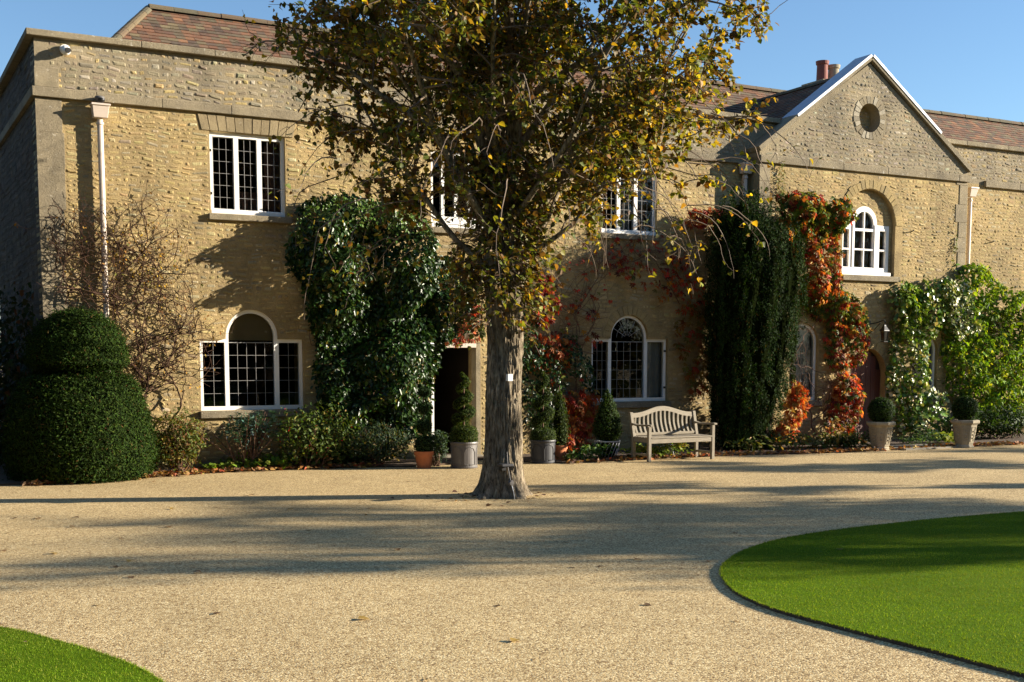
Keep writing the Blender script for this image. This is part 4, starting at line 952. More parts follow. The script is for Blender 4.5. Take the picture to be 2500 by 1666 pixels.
# leafless rambler with a few yellow leaves, left part of the wall
rb = climber('rambling_rose', 'nearly bare brown rambler with yellow leaves spread over the wall by the corner downpipe', (4.2, 19.9, 0))
rbR = ipoly([(100, 520), (180, 470), (250, 470), (340, 440), (440, 520), (470, 600), (440, 700), (500, 760), (480, 900), (470, 1000), (330, 1060), (280, 960), (290, 830), (240, 740), (130, 720), (105, 640)], 19.95)
a_ = lambda x, y: at(x, y, 19.95)
nd = wall_stems(rb, [(a_(360, 1050), 1.75, 2.0, .022), (a_(390, 1050), 1.5, 2.3, .018), (a_(330, 900), 2.2, 1.6, .016), (a_(310, 850), 2.0, 1.5, .016), (a_(300, 700), 1.9, 1.6, .014), (a_(360, 720), 1.3, 1.5, .013), (a_(280, 760), 2.6, 1.2, .013), (a_(330, 930), .9, 1.4, .014), (a_(300, 830), .5, 1.2, .013), (a_(130, 620), 1.9, 1.0, .012), (a_(270, 720), 2.5, 1.9, .014), (a_(280, 690), 2.7, 1.7, .012), (a_(260, 650), 2.2, 1.3, .012), (a_(150, 700), 1.4, 1.4, .011), (a_(200, 720), 1.8, 1.5, .012), (a_(300, 640), .8, 1.5, .012), (a_(350, 640), .5, 1.1, .011), (a_(330, 600), 1.9, 1.2, .012)], 19.97, 330, rbR, rng=np.random.default_rng(12), out=.13, length=(.7, 1.9), wig=.3, mat='dark_stem', rmul=1.05)
nb = np.array(list(nd) + [nd[i] for i in np.where(np.linalg.norm(nd - np.array(a_(340, 590)), axis=1) < .55)[0]] * 2)
leaf_mesh('foliage', M['soft_leaf'], rb, [scatter_leaves(nb, 620, 19.95, OVAL, (.025, .06), [(.40, .25, .03), (.28, .14, .03), (.16, .15, .03), (.12, .06, .02)], [2, 2, 1, 2], 51, .12)])

# red creeper, sparse, round the arched window behind the bench
R_PAL = ([(.42, .035, .018), (.40, .085, .015), (.20, .02, .012), (.34, .17, .02), (.12, .11, .018), (.09, .02, .012)], [3, 3, 2, 1.5, 1, 1.5])
rc = climber('red_creeper', 'sparse red and orange creeper with bare stems round the window behind the bench', (11.5, 19.9, 0))
rcR = ipoly([(1195, 700), (1250, 620), (1400, 560), (1560, 560), (1640, 640), (1640, 900), (1550, 930), (1540, 730), (1450, 680), (1370, 740), (1350, 900), (1370, 980), (1330, 1050), (1200, 1040)], 19.95)
nd = wall_stems(rc, [(a_(1290, 1050), 1.6, 2.6, .016), (a_(1330, 1040), 1.5, 2.4, .014), (a_(1600, 1000), 1.7, 2.4, .016), (a_(1250, 900), 1.3, 2.2, .014), (a_(1560, 700), 2.4, 1.8, .012), (a_(1330, 700), .6, 1.8, .012), (a_(1400, 620), .2, 1.6, .01)], 19.97, 300, rcR, rng=np.random.default_rng(14), out=.07, length=(.4, 1.3))
leaf_mesh('foliage', M['red_leaf'], rc, [
  cushion(ipoly([(1225, 640), (1262, 630), (1280, 700), (1262, 745), (1215, 760), (1200, 720)], 19.9), 19.9, .3, 210, CREEP, (.09, .16), *R_PAL, 61),
  cushion(ipoly([(1240, 760), (1300, 770), (1320, 840), (1250, 850), (1205, 830)], 19.9), 19.9, .22, 120, CREEP, (.08, .15), [(.34, .10, .02), (.30, .05, .015)], [3, 2], 62),
  cushion(ipoly([(1300, 890), (1370, 900), (1375, 960), (1350, 1040), (1270, 1040), (1290, 960)], 19.9), 19.9, .25, 260, CREEP, (.09, .16), [(.38, .10, .018), (.32, .04, .015), (.40, .17, .03)], [3, 2, 1.5], 63),
  cushion(ipoly([(1400, 595), (1560, 600), (1620, 640), (1600, 720), (1540, 690), (1400, 630)], 19.9), 19.9, .18, 100, CREEP, (.08, .14), *R_PAL, 64),
  cushion(ipoly([(1560, 700), (1640, 690), (1640, 900), (1580, 930), (1560, 850)], 19.9), 19.9, .25, 220, CREEP, (.09, .15), [(.22, .12, .02), (.14, .12, .02), (.34, .05, .02), (.26, .09, .02)], [2, 2, 1, 2], 65),
  cushion(ipoly([(1065, 700), (1105, 700), (1105, 780), (1020, 800), (1010, 780), (1050, 770)], 19.5), 19.5, .12, 60, CREEP, (.08, .13), [(.40, .05, .02), (.42, .14, .06)], [2, 1], 66),
  scatter_leaves(nd, 280, 19.95, CREEP, (.05, .12), *R_PAL, 67)])
# evergreen honeysuckle beside it
hs = climber('evergreen_climber', 'thin glossy green climber trained up between the tree and the arched window', (10.9, 19.8, 0))
hsA = ipoly([(1195, 700), (1225, 690), (1240, 780), (1290, 800), (1330, 760), (1365, 850), (1372, 900), (1330, 890), (1300, 860), (1290, 960), (1230, 1000), (1195, 960)], 19.8)
leaf_mesh('foliage', M['gloss_leaf'], hs, [cushion(hsA, 19.88, .3, 1700, OVAL, (.05, .10), *G_IVY, 71, flat=.6)])

# creeper turning red and green on the bay
bc = climber('scarlet_creeper', 'creeper turning green, orange and scarlet, hanging beside the arched red door', (17.0, 19.5, 0))
BP = lambda pts: ipoly(pts, 19.5)
GR = [(.08, .13, .018), (.15, .21, .025), (.05, .09, .015)]; RD = [(.36, .045, .02), (.46, .15, .03), (.15, .02, .012), (.50, .30, .05)]
leaf_mesh('foliage', M['red_leaf'], bc, [
  cushion(BP([(1745, 470), (1775, 440), (1840, 450), (1860, 470), (1910, 455), (1918, 510), (1890, 560), (1840, 540), (1780, 560), (1740, 530)]), 19.2, .55, 1500, CREEP, (.08, .15), GR + RD, [3.4, 3.4, 2.4, 1.2, 1.3, .4, .9], 81),
  cushion(BP([(1765, 450), (1855, 455), (1840, 490), (1770, 485)]), 18.95, .28, 150, CREEP, (.08, .15), RD, [3, 2, 1, 1], 82),
  cushion(BP([(1825, 540), (1915, 490), (1924, 560), (1925, 640), (1935, 700), (1850, 700), (1828, 600)]), 19.62, .5, 900, CREEP, (.08, .15), RD + GR, [2.2, 3.5, 2.5, 2.8, 1.6, 1.6, 1.2], 83),
  cushion(BP([(1850, 640), (1920, 650), (1980, 700), (1990, 760), (1960, 770), (1930, 740), (1880, 730), (1850, 700)]), 19.62, .5, 820, CREEP, (.08, .15), RD + GR, [1, 1, 1, 1, 3, 4, 2], 84),
  cushion(BP([(1900, 720), (1985, 740), (1985, 830), (1955, 840), (1945, 880), (1910, 850), (1895, 780)]), 19.55, .4, 460, CREEP, (.08, .15), RD + GR, [2, 2, 3, 1, 2, 2, 2], 85),
  cushion(BP([(1915, 860), (1960, 850), (1970, 920), (1955, 985), (1930, 1000), (1905, 980), (1900, 920)]), 19.5, .4, 400, CREEP, (.08, .16), RD + GR, [3, 3, 3, 1.5, 1, .8, 1], 86),
  cushion(BP([(1795, 870), (1815, 890), (1830, 950), (1800, 990), (1760, 1015), (1735, 1010), (1770, 960), (1790, 920)]), 19.3, .5, 420, CREEP, (.09, .16), [(.50, .22, .05), (.48, .10, .03), (.5, .38, .10), (.40, .05, .02)], [3, 2, 2, 1], 87),
  cushion(BP([(1798, 362), (1812, 362), (1814, 400), (1820, 445), (1795, 445), (1800, 400)]), 19.64, .08, 150, OVAL, (.03, .06), [(.22, .24, .04), (.13, .17, .03), (.3, .22, .04)], [2, 2, 1], 180, edge=.05),
  cushion(BP([(1660, 470), (1700, 480), (1690, 540), (1600, 520), (1610, 480)]), 19.8, .25, 220, CREEP, (.08, .14), RD, [3, 2, 1, 1], 88), cushion(BP([(2201, 520), (2207, 520), (2209, 600), (2203, 640), (2198, 600)]), 19.63, .06, 60, IVY, (.03, .05), [(.2, .24, .05), (.10, .15, .03)], [1, 1], 181, edge=.04),
  cushion(BP([(1880, 960), (1930, 970), (1960, 1010), (1900, 1020), (1860, 1010)]), 19.2, .2, 120, CREEP, (.07, .13), RD + GR, [1, 2, 1, 3, 1, 1, 1], 89)])
bcR = ipoly([(1700, 420), (1960, 420), (1990, 800), (1960, 1040), (1740, 1040), (1740, 700)], 19.6)
wall_stems(bc, [(at(1900, 1030, 19.6), 1.7, 3.0, .018), (at(1880, 1030, 19.6), 1.6, 3.4, .016), (at(1800, 560, 19.6), 1.5, 1.6, .01)], 19.63, 90, bcR, rng=np.random.default_rng(17), out=.1)

# climbers right of the red door
V_PAL = ([(.10, .18, .025), (.18, .26, .035), (.05, .10, .016), (.48, .45, .20), (.58, .55, .32)], [4, 3, 3, 1.8, 1.2])
vi = climber('variegated_ivy', 'cream and green variegated ivy hanging over the small window beside the red door', (21.2, 19.5, 0))
vA = BP([(2045, 650), (2100, 650), (2140, 640), (2200, 640), (2230, 680), (2235, 760), (2190, 770), (2150, 760), (2130, 790), (2125, 900), (2140, 960), (2110, 1000), (2065, 990), (2048, 930), (2040, 850), (2045, 760), (2040, 700)])
leaf_mesh('foliage', M['gloss_leaf'], vi, [cushion(vA, 19.62, .5, 3000, IVY, (.045, .115), *V_PAL, 91, flat=.8, amp=1.4), cushion(BP([(2070, 900), (2150, 890), (2160, 1000), (2080, 1000)]), 19.3, .3, 300, IVY, (.05, .12), *V_PAL, 92),
   cushion(BP([(2140, 650), (2200, 640), (2235, 760), (2180, 780), (2150, 740)]), 19.3, .3, 700, IVY, (.05, .10), [(.45, .43, .25), (.22, .26, .07), (.10, .16, .03)], [2, 2, 2], 93)])
ws = climber('wisteria', 'bright yellow green leafy wisteria bushing over the wall at the end downpipe', (23.2, 19.4, 0))
wA = BP([(2200, 640), (2215, 610), (2270, 600), (2290, 640), (2330, 660), (2380, 670), (2420, 700), (2420, 960), (2330, 960), (2240, 950), (2180, 900), (2170, 820), (2180, 740)])
W_PAL = ([(.15, .25, .02), (.22, .31, .025), (.09, .16, .016), (.36, .38, .04), (.045, .085, .012)], [4, 3, 3, 1.4, 2])
leaf_mesh('foliage', M['soft_leaf'], ws, [cushion(wA, 19.78, .85, 8200, OVAL, (.06, .16), *W_PAL, 95, flat=.8, amp=1.5), cushion(BP([(2050, 680), (2090, 650), (2130, 680), (2120, 740), (2060, 760)]), 19.5, .4, 800, OVAL, (.07, .14), *W_PAL, 96)])
wall_stems(ws, [((23.0, .1), 1.6, 2.6, .035), ((22.2, .1), 1.5, 2.4, .03), ((21.9, .1), 1.7, 2.0, .025)], 19.8, 60, wA, rng=np.random.default_rng(18), out=.4)

# ---- clipped and bushy shrubs
def shell(prof_r, zs, c, seed, lump=.04, n=40, clamp=None):
    f = smoothnoise(seed, 9, 4.0); V = []
    for r, z in zip(prof_r, zs):
        for j in range(n):
            a = 2 * math.pi * j / n; d = np.array([math.cos(a), math.sin(a), 0]); q = r * (1 + lump * f(np.array([d[0] * 1.2, d[1] * 1.2, z * 1.1])))
            p = np.array([c[0] + q * d[0], c[1] + q * d[1], c[2] + z])
            if clamp: p = clamp(p)
            V.append(p)
    m = len(zs); F = [(i * n + j, i * n + (j + 1) % n, (i + 1) * n + (j + 1) % n, (i + 1) * n + j) for i in range(m - 1) for j in range(n)]
    F += [tuple(range(n))[::-1], tuple(range((m - 1) * n, m * n))]
    return np.array(V), F
def clipped(parent, prof, c, n, T, size, pal, wts, seed, mat='needle', lump=.04, clamp=None, name='foliage', depth=.035, local=False, flat=.6, core='core'):
    """a sheared surface: dark inner growth under a skin of small sprays"""
    r = np.random.default_rng(seed); rr = np.array([p[0] for p in prof]); zz = np.array([p[1] for p in prof])
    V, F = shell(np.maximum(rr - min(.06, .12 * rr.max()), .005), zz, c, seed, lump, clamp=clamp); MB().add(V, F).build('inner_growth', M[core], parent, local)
    seg = np.hypot(np.diff(rr), np.diff(zz)); ar = seg * (rr[:-1] + rr[1:]) / 2 + 1e-6; i = r.choice(len(seg), n, p=ar / ar.sum()); t = r.random(n)
    R = rr[i] * (1 - t) + rr[i + 1] * t; Z = zz[i] * (1 - t) + zz[i + 1] * t; a = r.uniform(0, 2 * math.pi, n)
    dr, dz = np.diff(rr)[i] / (seg[i] + 1e-9), np.diff(zz)[i] / (seg[i] + 1e-9); f = smoothnoise(seed, 9, 4.0); d = np.c_[np.cos(a), np.sin(a), 0 * a]
    R = R * (1 + lump * f(np.c_[d[:, :2] * 1.2, Z * 1.1]))
    nrm = np.c_[np.cos(a) * dz, np.sin(a) * dz, -dr]
    pos = np.c_[c[0] + R * np.cos(a), c[1] + R * np.sin(a), c[2] + Z] + nrm * (r.normal(-.012, depth, n) + (r.random(n) < .012) * r.uniform(0, .09, n))[:, None]
    if clamp: pos = np.array([clamp(p) for p in pos])
    col = pick(pal, wts, n, .22, seed + 1)
    V, F, C = leaves(T, pos, nrm + r.normal(0, flat, (n, 3)), nrm * .5 + r.normal(0, .7, (n, 3)) + [0, 0, .25], r.uniform(*size, n), col)
    o = link(name, np_mesh(name, V, F, C), M[mat], parent, local); o['kind'] = 'stuff'; return o
YEW = ([(.020, .040, .006), (.030, .056, .008), (.012, .024, .005), (.048, .078, .010), (.10, .055, .02)], [4, 4, 3, 1.2, .2])
top = empty('topiary_yew', (2.95, 19.45, 0), 'large clipped two tier yew dome at the corner of the house', 'topiary')
clampw = lambda p: np.array([p[0], min(p[1], 19.90 + .05 * math.sin(9 * p[2])), p[2]]) if p[0] > 2.45 else p
low = [(.7, 0), (1.02, .05), (1.09, .3), (1.08, .6), (1.02, .95), (.93, 1.25), (.82, 1.48), (.66, 1.57), (.3, 1.59)]
upr = [(.3, 1.70), (.60, 1.69), (.71, 1.75), (.71, 1.92), (.64, 2.17), (.49, 2.38), (.28, 2.51), (.05, 2.55)]
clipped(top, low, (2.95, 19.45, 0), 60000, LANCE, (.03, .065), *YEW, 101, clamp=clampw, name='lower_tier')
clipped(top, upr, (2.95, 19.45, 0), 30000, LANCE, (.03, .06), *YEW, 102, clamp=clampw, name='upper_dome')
mb = MB()
for k in range(9): a = k * .7; mb.tube([(2.95 + .3 * math.cos(a), 19.45 + .3 * math.sin(a), 1.5), (2.95 + .33 * math.cos(a), 19.45 + .33 * math.sin(a), 1.8)], .03, 6)
mb.build('trunk', M['stem'], top)
# upright yew with hanging sprays
YY = 19.0; yx = at(1735, 1030, YY)[0]; yw = empty('irish_yew', (yx, YY, 0), 'tall dark columnar yew with feathery hanging sprays against the gabled bay', 'tree')
ry = np.random.default_rng(77)
rows = [(1040, 1655, 1745), (1000, 1645, 1765), (940, 1640, 1785), (860, 1632, 1806), (780, 1628, 1824), (700, 1624, 1838), (620, 1628, 1838), (560, 1634, 1826), (520, 1646, 1790), (492, 1664, 1755), (474, 1684, 1730)]
zl = np.array([at(1735, r_[0], YY)[1] for r_ in rows]); xl_ = np.array([at(r_[1], r_[0], YY)[0] for r_ in rows]); xr_ = np.array([at(r_[2], r_[0], YY)[0] for r_ in rows])
zl[0] = .02; ctr = (xl_ + xr_) / 2; hw = (xr_ - xl_) / 2
fy1, fy2 = smoothnoise(78, 9, 3.2), smoothnoise(79, 9, 8)
def yew_pt(z, a, q=1.0):
    c_ = np.interp(z, zl, ctr); h_ = np.interp(z, zl, hw); d = np.c_[np.cos(a), np.sin(a), z * .28]
    k_ = q * (.80 + .10 * fy1(d * 1.3) + .08 * np.sin(a * 11 + 2 * np.sin(z * .8)) * np.clip(z, 0, 1))
    return np.c_[c_ + h_ * k_ * np.cos(a), np.minimum(YY + .78 * np.clip(h_, .3, 2) * k_ * np.sin(a), 19.95), z]
n_, m_ = 60, 40; zg = np.linspace(.02, zl[-1], m_); V = np.concatenate([yew_pt(np.full(n_, z_), np.linspace(0, 2 * math.pi, n_, endpoint=False), .86 if z_ < zl[-1] - .2 else .6) for z_ in zg])
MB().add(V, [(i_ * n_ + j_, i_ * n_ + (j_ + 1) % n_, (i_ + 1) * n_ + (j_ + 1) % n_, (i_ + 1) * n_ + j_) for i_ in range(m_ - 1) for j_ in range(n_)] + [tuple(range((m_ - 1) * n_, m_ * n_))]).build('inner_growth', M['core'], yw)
NT = 1500; za = ry.uniform(.25, zl[-1], NT); aa = ry.uniform(0, 2 * math.pi, NT); base = yew_pt(za, aa, 1.0) ; tone = ry.random(NT); parts = []
dirn = np.c_[np.cos(aa), .9 * np.sin(aa), 0 * aa]; m = 34
t = ry.random((NT, m)); ln_ = ry.uniform(.18, .42, NT)[:, None]; sg = np.where(ry.random(NT) < .55, -1.0, 1.0)[:, None]
pos = base[:, None, :] + dirn[:, None, :] * (.02 + .07 * np.sin(t * 2.6))[..., None] * ry.uniform(.3, 1.3, (NT, 1, 1)); pos[..., 2] += sg * t * ln_; pos += ry.normal(0, .022, pos.shape)
pos = pos.reshape(-1, 3); N = len(pos); dd = np.repeat(dirn, m, 0); ok = (pos[:, 2] > .05) & (pos[:, 1] < 19.97)
up = dd * .6 + ry.normal(0, .5, (N, 3)) + np.c_[np.zeros(N), np.zeros(N), np.repeat(sg[:, 0], m) * .8]
cl = pick([(.014, .031, .007), (.021, .043, .009), (.009, .019, .005), (.036, .062, .012), (.085, .06, .02)], [4, 4, 3.4, 1, .35], N, .22) * (.75 + .6 * np.repeat(tone, m))[:, None]
parts.append(leaves(LANCE, pos[ok], (dd + ry.normal(0, .6, (N, 3)))[ok], up[ok], ry.uniform(.04, .075, N)[ok], cl[ok]))
leaf_mesh('foliage', M['needle'], yw, parts)
mb = MB()
for k in range(6): mb.tube(grow((yx - .25 + .1 * k, YY - .1, 0), (.05 * (k - 2.5), 0, 1), 1.6, 6, .05), np.linspace(.06, .03, 7), 7)
mb.build('trunk', M['stem'], yw)

def bush(name, label, c, rx, ry_, h, n, T, size, pal, wts, seed, mat='soft_leaf', stems=14, cat='shrub', zlo=.1, flat=.8, extra=None, droop=.0):
    o = empty(name, (c[0], c[1], 0), label, cat); r = np.random.default_rng(seed); f = smoothnoise(seed, 8, 3.5)
    v = unit(r.normal(0, 1, (n, 3))); rad = r.beta(3, 1, n) ; p = v * rad[:, None]; p *= (1 + .38 * f(p * 1.4))[:, None]
    pos = np.c_[c[0] + p[:, 0] * rx, c[1] + p[:, 1] * ry_, zlo + (h - zlo) * (.5 + .5 * p[:, 2])]
    keep = pos[:, 2] > .03; pos = pos[keep]; v = v[keep]; n = len(pos)
    up = v * .8 + r.normal(0, .6, (n, 3)) + [0, 0, .3 - droop]; pp = [leaves(T, pos, v + r.normal(0, flat, (n, 3)) + [0, -.2, .5], up, r.uniform(*size, n), pick(pal, wts, n, .2, seed + 1))]
    if extra: m, T2, s2, pal2 = extra; q = r.integers(n, size=m); pp.append(leaves(T2, pos[q] + v[q] * .04, v[q] + r.normal(0, .5, (m, 3)), r.normal(0, 1, (m, 3)) - [0, 0, .6], r.uniform(*s2, m), pick(pal2, [1] * len(pal2), m, .1, seed + 2)))
    leaf_mesh('foliage', M[mat], o, pp); mb = MB()
    for k in range(stems):
        q = pos[r.integers(n)]; P0 = np.array([c[0] + r.normal(0, rx * .18), c[1] + r.normal(0, ry_ * .18), .0]); t = np.linspace(0, 1, 6)[:, None]; P = P0 * (1 - t) + q * t + np.sin(t * math.pi) * r.normal(0, .04, 3); mb.tube(P, np.linspace(.011, .004, 6), 5, cap=False)
    mb.build('stems', M['stem'], o); return o
gp = lambda x, y: ground_at(x, y)
bush('heavenly_bamboo', 'wispy bronze and green shrub between the clipped yew and the window', (4.42, 19.42), .42, .3, 1.02, 2600, LANCE, (.05, .10), [(.10, .12, .025), (.16, .13, .03), (.14, .07, .025), (.07, .10, .02)], [3, 2, 2, 2], 111, stems=26)
e = bush('spurge', 'blue green spurge with whorled leaves below the arched window sill', (5.60, 19.6), .44, .28, .92, 420, LANCE, (.06, .1), [(.06, .12, .10), (.09, .16, .13)], [1, 1], 112, stems=14, zlo=.35)
r = np.random.default_rng(113); pp = []; mbs = MB()
for k in range(26):
    hx, hy, hz = 5.6 + r.normal(0, .28), 19.55 + r.normal(0, .15), r.uniform(.55, .95); m = 46; aa = r.uniform(0, 6.28, m); zz_ = r.uniform(-.16, .03, m); d = np.c_[np.cos(aa), np.sin(aa), r.uniform(-.1, .6, m)]
    pp.append(leaves(LANCE, np.c_[np.full(m, hx), np.full(m, hy), hz + zz_], np.c_[-d[:, 0] * .3, -d[:, 1] * .3, np.ones(m)], d, r.uniform(.06, .11, m), pick([(.055, .115, .095), (.085, .15, .12), (.045, .085, .06)], [2, 2, 1], m)))
    mbs.tube(grow((5.6 + r.normal(0, .08), 19.56, 0), (hx - 5.6, hy - 19.56, hz), math.dist((hx, hy, hz), (5.6, 19.56, 0)), 5, .03), .009, 5)
leaf_mesh('whorls', M['soft_leaf'], e, pp); mbs.build('stalks', M['stem'], e)
bush('fuchsia', 'rounded leafy shrub dotted with red flowers below the ivy', (6.68, 19.32), .70, .40, 1.02, 3000, OVAL, (.035, .08), [(.07, .11, .025), (.05, .08, .018), (.13, .17, .04), (.17, .13, .035)], [4, 4, 2, .8], 114, extra=(70, OVAL, (.03, .05), [(.45, .02, .03)]))
bush('rosemary', 'low dark grey green bush between the red flowered shrub and the terracotta pot', (7.78, 19.3), .6, .36, .72, 3600, LANCE, (.04, .085), [(.035, .06, .03), (.05, .08, .045), (.09, .10, .03), (.14, .10, .04)], [3, 3, 1, .6], 115)
bush('lavender', 'small grey green bush beside the grey planter', (8.62, 18.75), .22, .2, .62, 900, LANCE, (.05, .09), [(.05, .085, .05), (.035, .06, .03)], [1, 1], 116)
def mound(name, label, pts, n, seed, pal, wts, size=(.045, .09), h=.24, T=IVY, mat='soft_leaf'):
    r = np.random.default_rng(seed); P = np.array(pts); c = P.mean(0); o = empty(name, (c[0], c[1], 0), label, 'ground cover', kind=None)
    i = r.integers(len(P) - 1, size=n); t = r.random(n)[:, None]; b = P[i] * (1 - t) + P[i + 1] * t + r.normal(0, .11, (n, 2)); f = smoothnoise(seed, 6, 5)
    hh = h * np.clip(.65 + .5 * f(np.c_[b, b[:, :1] * 0]), .15, 1.3); pos = np.c_[b, .03 + hh * r.beta(2, 1, n)]
    leaf_mesh('foliage', M[mat], o, [leaves(T, pos, r.normal(0, .45, (n, 3)) + [0, -.3, .8], r.normal(0, .8, (n, 3)), r.uniform(*size, n), pick(pal, wts, n, .2, seed))]); return o
LIME_ = ([(.16, .24, .025), (.12, .20, .02), (.30, .27, .03), (.08, .13, .02)], [3, 3, 1, 2])
mound('lady_mantle', 'bright lime green low leaves edging the bed under the spurge', [gp(490, 1083), gp(560, 1080), gp(660, 1078)], 620, 121, *LIME_)
mound('cranesbill', 'low dark green leaves at the foot of the ivy', [gp(680, 1076), gp(780, 1072), gp(900, 1068)], 620, 122, [(.05, .08, .02), (.09, .12, .03), (.18, .12, .03)], [3, 2, 1])
mound('hellebore', 'green leafy clump between the terracotta pot and the cone topiary', [gp(1305, 1062), gp(1350, 1060), gp(1390, 1058)], 420, 123, [(.06, .12, .025), (.10, .17, .03), (.04, .08, .02)], [2, 2, 2], h=.34, size=(.05, .1), T=OVAL)
mound('hosta', 'sunlit yellow green leaves growing under the bench', [(12.35, 18.3), (12.9, 18.35), (13.5, 18.3)], 520, 124, [(.20, .26, .04), (.13, .20, .03), (.34, .28, .06)], [3, 2, 1], h=.3, size=(.05, .1), T=OVAL)
mound('day_lily', 'straggling grassy leaves and dead stalks below the scarlet creeper', [gp(1690, 1040), gp(1800, 1036), gp(1900, 1032), gp(1980, 1030)], 900, 125, [(.12, .15, .03), (.22, .18, .05), (.36, .26, .12), (.07, .10, .02)], [3, 2, 1.5, 2], h=.34, size=(.09, .2), T=LANCE)
mound('boxwood_edging', 'low dark green edging plant in front of the red door', [gp(1900, 1030), gp(1960, 1032), gp(2000, 1030)], 700, 126, [(.03, .06, .012), (.06, .10, .02)], [1, 1], h=.34, size=(.04, .08), T=LANCE)
mound('saxifrage', 'low grey green clump between the two stone urns', [gp(2080, 1026), gp(2120, 1024), gp(2160, 1022)], 600, 127, [(.05, .10, .03), (.08, .14, .05)], [1, 1], h=.3, size=(.05, .09), T=LANCE)
mound('euonymus', 'small yellow green tuft beside the urn under the wisteria', [gp(2170, 1022), gp(2190, 1020)], 200, 128, [(.25, .30, .04), (.14, .2, .03)], [1, 1], h=.25)
bush('fern', 'dark green undergrowth below the wisteria', (22.6, 18.7), 1.5, .5, .75, 3000, LANCE, (.07, .15), [(.03, .06, .012), (.05, .09, .02), (.02, .04, .01)], [2, 2, 2], 129)
# shady growth along the side wall
iv2 = climber('shade_ivy', 'dim ivy climbing the shaded side wall behind the clipped yew', (2.3, 21.5, 0)); r = np.random.default_rng(131); n = 3800
sz = r.beta(1, 2.2, n) * 3.3; pos = np.c_[2.5 - np.abs(r.normal(0, .22, n)) * np.clip(1.3 - sz / 3.3, .2, 1), r.uniform(20.1, 26, n), sz]
leaf_mesh('foliage', M['soft_leaf'], iv2, [leaves(IVY, pos, r.normal(0, .5, (n, 3)) + [-1, -.3, .3], r.normal(0, .5, (n, 3)) - [0, 0, .7], r.uniform(.06, .12, n), pick([(.018, .03, .008), (.04, .04, .012), (.09, .04, .015)], [3, 2, .7], n))])
bush('laurel', 'dark laurel in the shade at the end of the side wall', (1.0, 23.5), 1.0, 1.2, 2.3, 3000, OVAL, (.08, .15), [(.012, .022, .006), (.02, .03, .008)], [1, 1], 132)

# ---- pots, urns and their plants
def lathe_pot(name, label, c, prof, mat, cat='pot', n=36, group=None):
    o = MB().lathe(prof, (0, 0, 0), n).build(name, M[mat], None, smooth=False); o.location = (c[0], c[1], 0); tag(o, label, cat, group); return o
def round_pot(name, label, c, r, h, mat):
    root = empty(name, (c[0], c[1], .003), label, 'pot')
    MB().lathe([(.02, 0), (r * .97, 0), (r * .99, .02), (r * .95, .035), (r * .955, h - .05), (r * 1.0, h - .04), (r * 1.02, h - .02), (r * 1.0, h), (r * .9, h), (r * .88, h - .06), (.02, h - .06)], (0, 0, 0), 40).build('body', M[mat], root, True, smooth=False)
    for k in range(6):                                   # raised arched panels
        a0 = k * math.pi / 3 - .5; P = []; w_ = .42
        for (da, z) in ((-w_, .06), (-w_, h * .62), (-w_ * .7, h * .76), (0, h * .82), (w_ * .7, h * .76), (w_, h * .62), (w_, .06), (-w_, .06)):
            P.append((r * .965 * math.cos(a0 + da), r * .965 * math.sin(a0 + da), z))
        Q = []
        for a, b in zip(P[:-1], P[1:]): Q += [tuple(np.array(a) * (1 - t) + np.array(b) * t) for t in (0, .25, .5, .75)]
        Q = [(x * r * .965 / math.hypot(x, y), y * r * .965 / math.hypot(x, y), z) for x, y, z in Q] + [P[-1]]
        MB().tube(Q, .007, 5).build('moulding', M[mat], root, True)
    MB().lathe([(.01, h - .055), (r * .87, h - .055), (r * .87, h - .05), (.01, h - .045)], (0, 0, 0), 24).build('compost', M['soil'], root, True); return root
BOX_ = ([(.045, .075, .012), (.07, .105, .018), (.03, .05, .010), (.12, .12, .03)], [4, 3, 3, .8])
def spiral(name, label, c, z0, H, r0, seed, turns=3.3, base=None, pal=BOX_, dens=1.0):
    o = empty(name, (c[0], c[1], z0), label, 'topiary'); r = np.random.default_rng(seed); n = 90; t = np.linspace(0, 1, n); a = 2 * math.pi * turns * t + 1.0
    zb = base[1] if base else 0
    R = (r0 * .42) * (1 - t) ** .6 + .02; P = np.c_[c[0] + R * np.cos(a), c[1] + R * np.sin(a), z0 + zb + .05 + (H - zb - .1) * t]; rad = r0 * .27 * (1 - t) ** .55 + .026
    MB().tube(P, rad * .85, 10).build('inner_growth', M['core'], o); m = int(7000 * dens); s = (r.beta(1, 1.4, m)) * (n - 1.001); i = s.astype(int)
    v = unit(r.normal(0, 1, (m, 3))); pos = P[i] + v * (rad[i] * r.uniform(.85, 1.1, m))[:, None]
    parts = [leaves(OVAL, pos, v + r.normal(0, .5, (m, 3)), v * .5 + r.normal(0, .7, (m, 3)), r.uniform(.014, .03, m), pick(*pal, m, .2, seed))]
    o2 = leaf_mesh('spiral', M['soft_leaf'], o, parts)
    if base: clipped(o, [(base[0] * .7, 0), (base[0], .04), (base[0] * 1.02, base[1] * .5), (base[0] * .93, base[1] * .85), (base[0] * .6, base[1]), (.03, base[1] * 1.06)], (c[0], c[1], z0), int(4200 * dens), OVAL, (.014, .03), *pal, seed + 1, mat='soft_leaf', name='base_drum', depth=.012, lump=.05)
    MB().tube([(c[0], c[1], z0 - .04), (c[0], c[1], z0 + H * .8)], .012, 6).build('stem', M['stem'], o); return o
pc = (8.92, 18.25); round_pot('grey_planter', 'round dark grey planter with arched panels beside the tree trunk', pc, .235, .44, 'pot_grey')
spiral('spiral_topiary', 'tall spiral clipped box in the grey planter by the open doorway', pc, .40, 1.24, .26, 141, base=(.225, .30))
tc = (8.30, 18.52); MB_ = lathe_pot('terracotta_pot', 'terracotta pot holding the ball topiary at the end of the ivy', tc, [(.02, 0), (.115, 0), (.15, .22), (.165, .222), (.17, .285), (.145, .285), (.135, .24), (.02, .24)], 'terracotta')
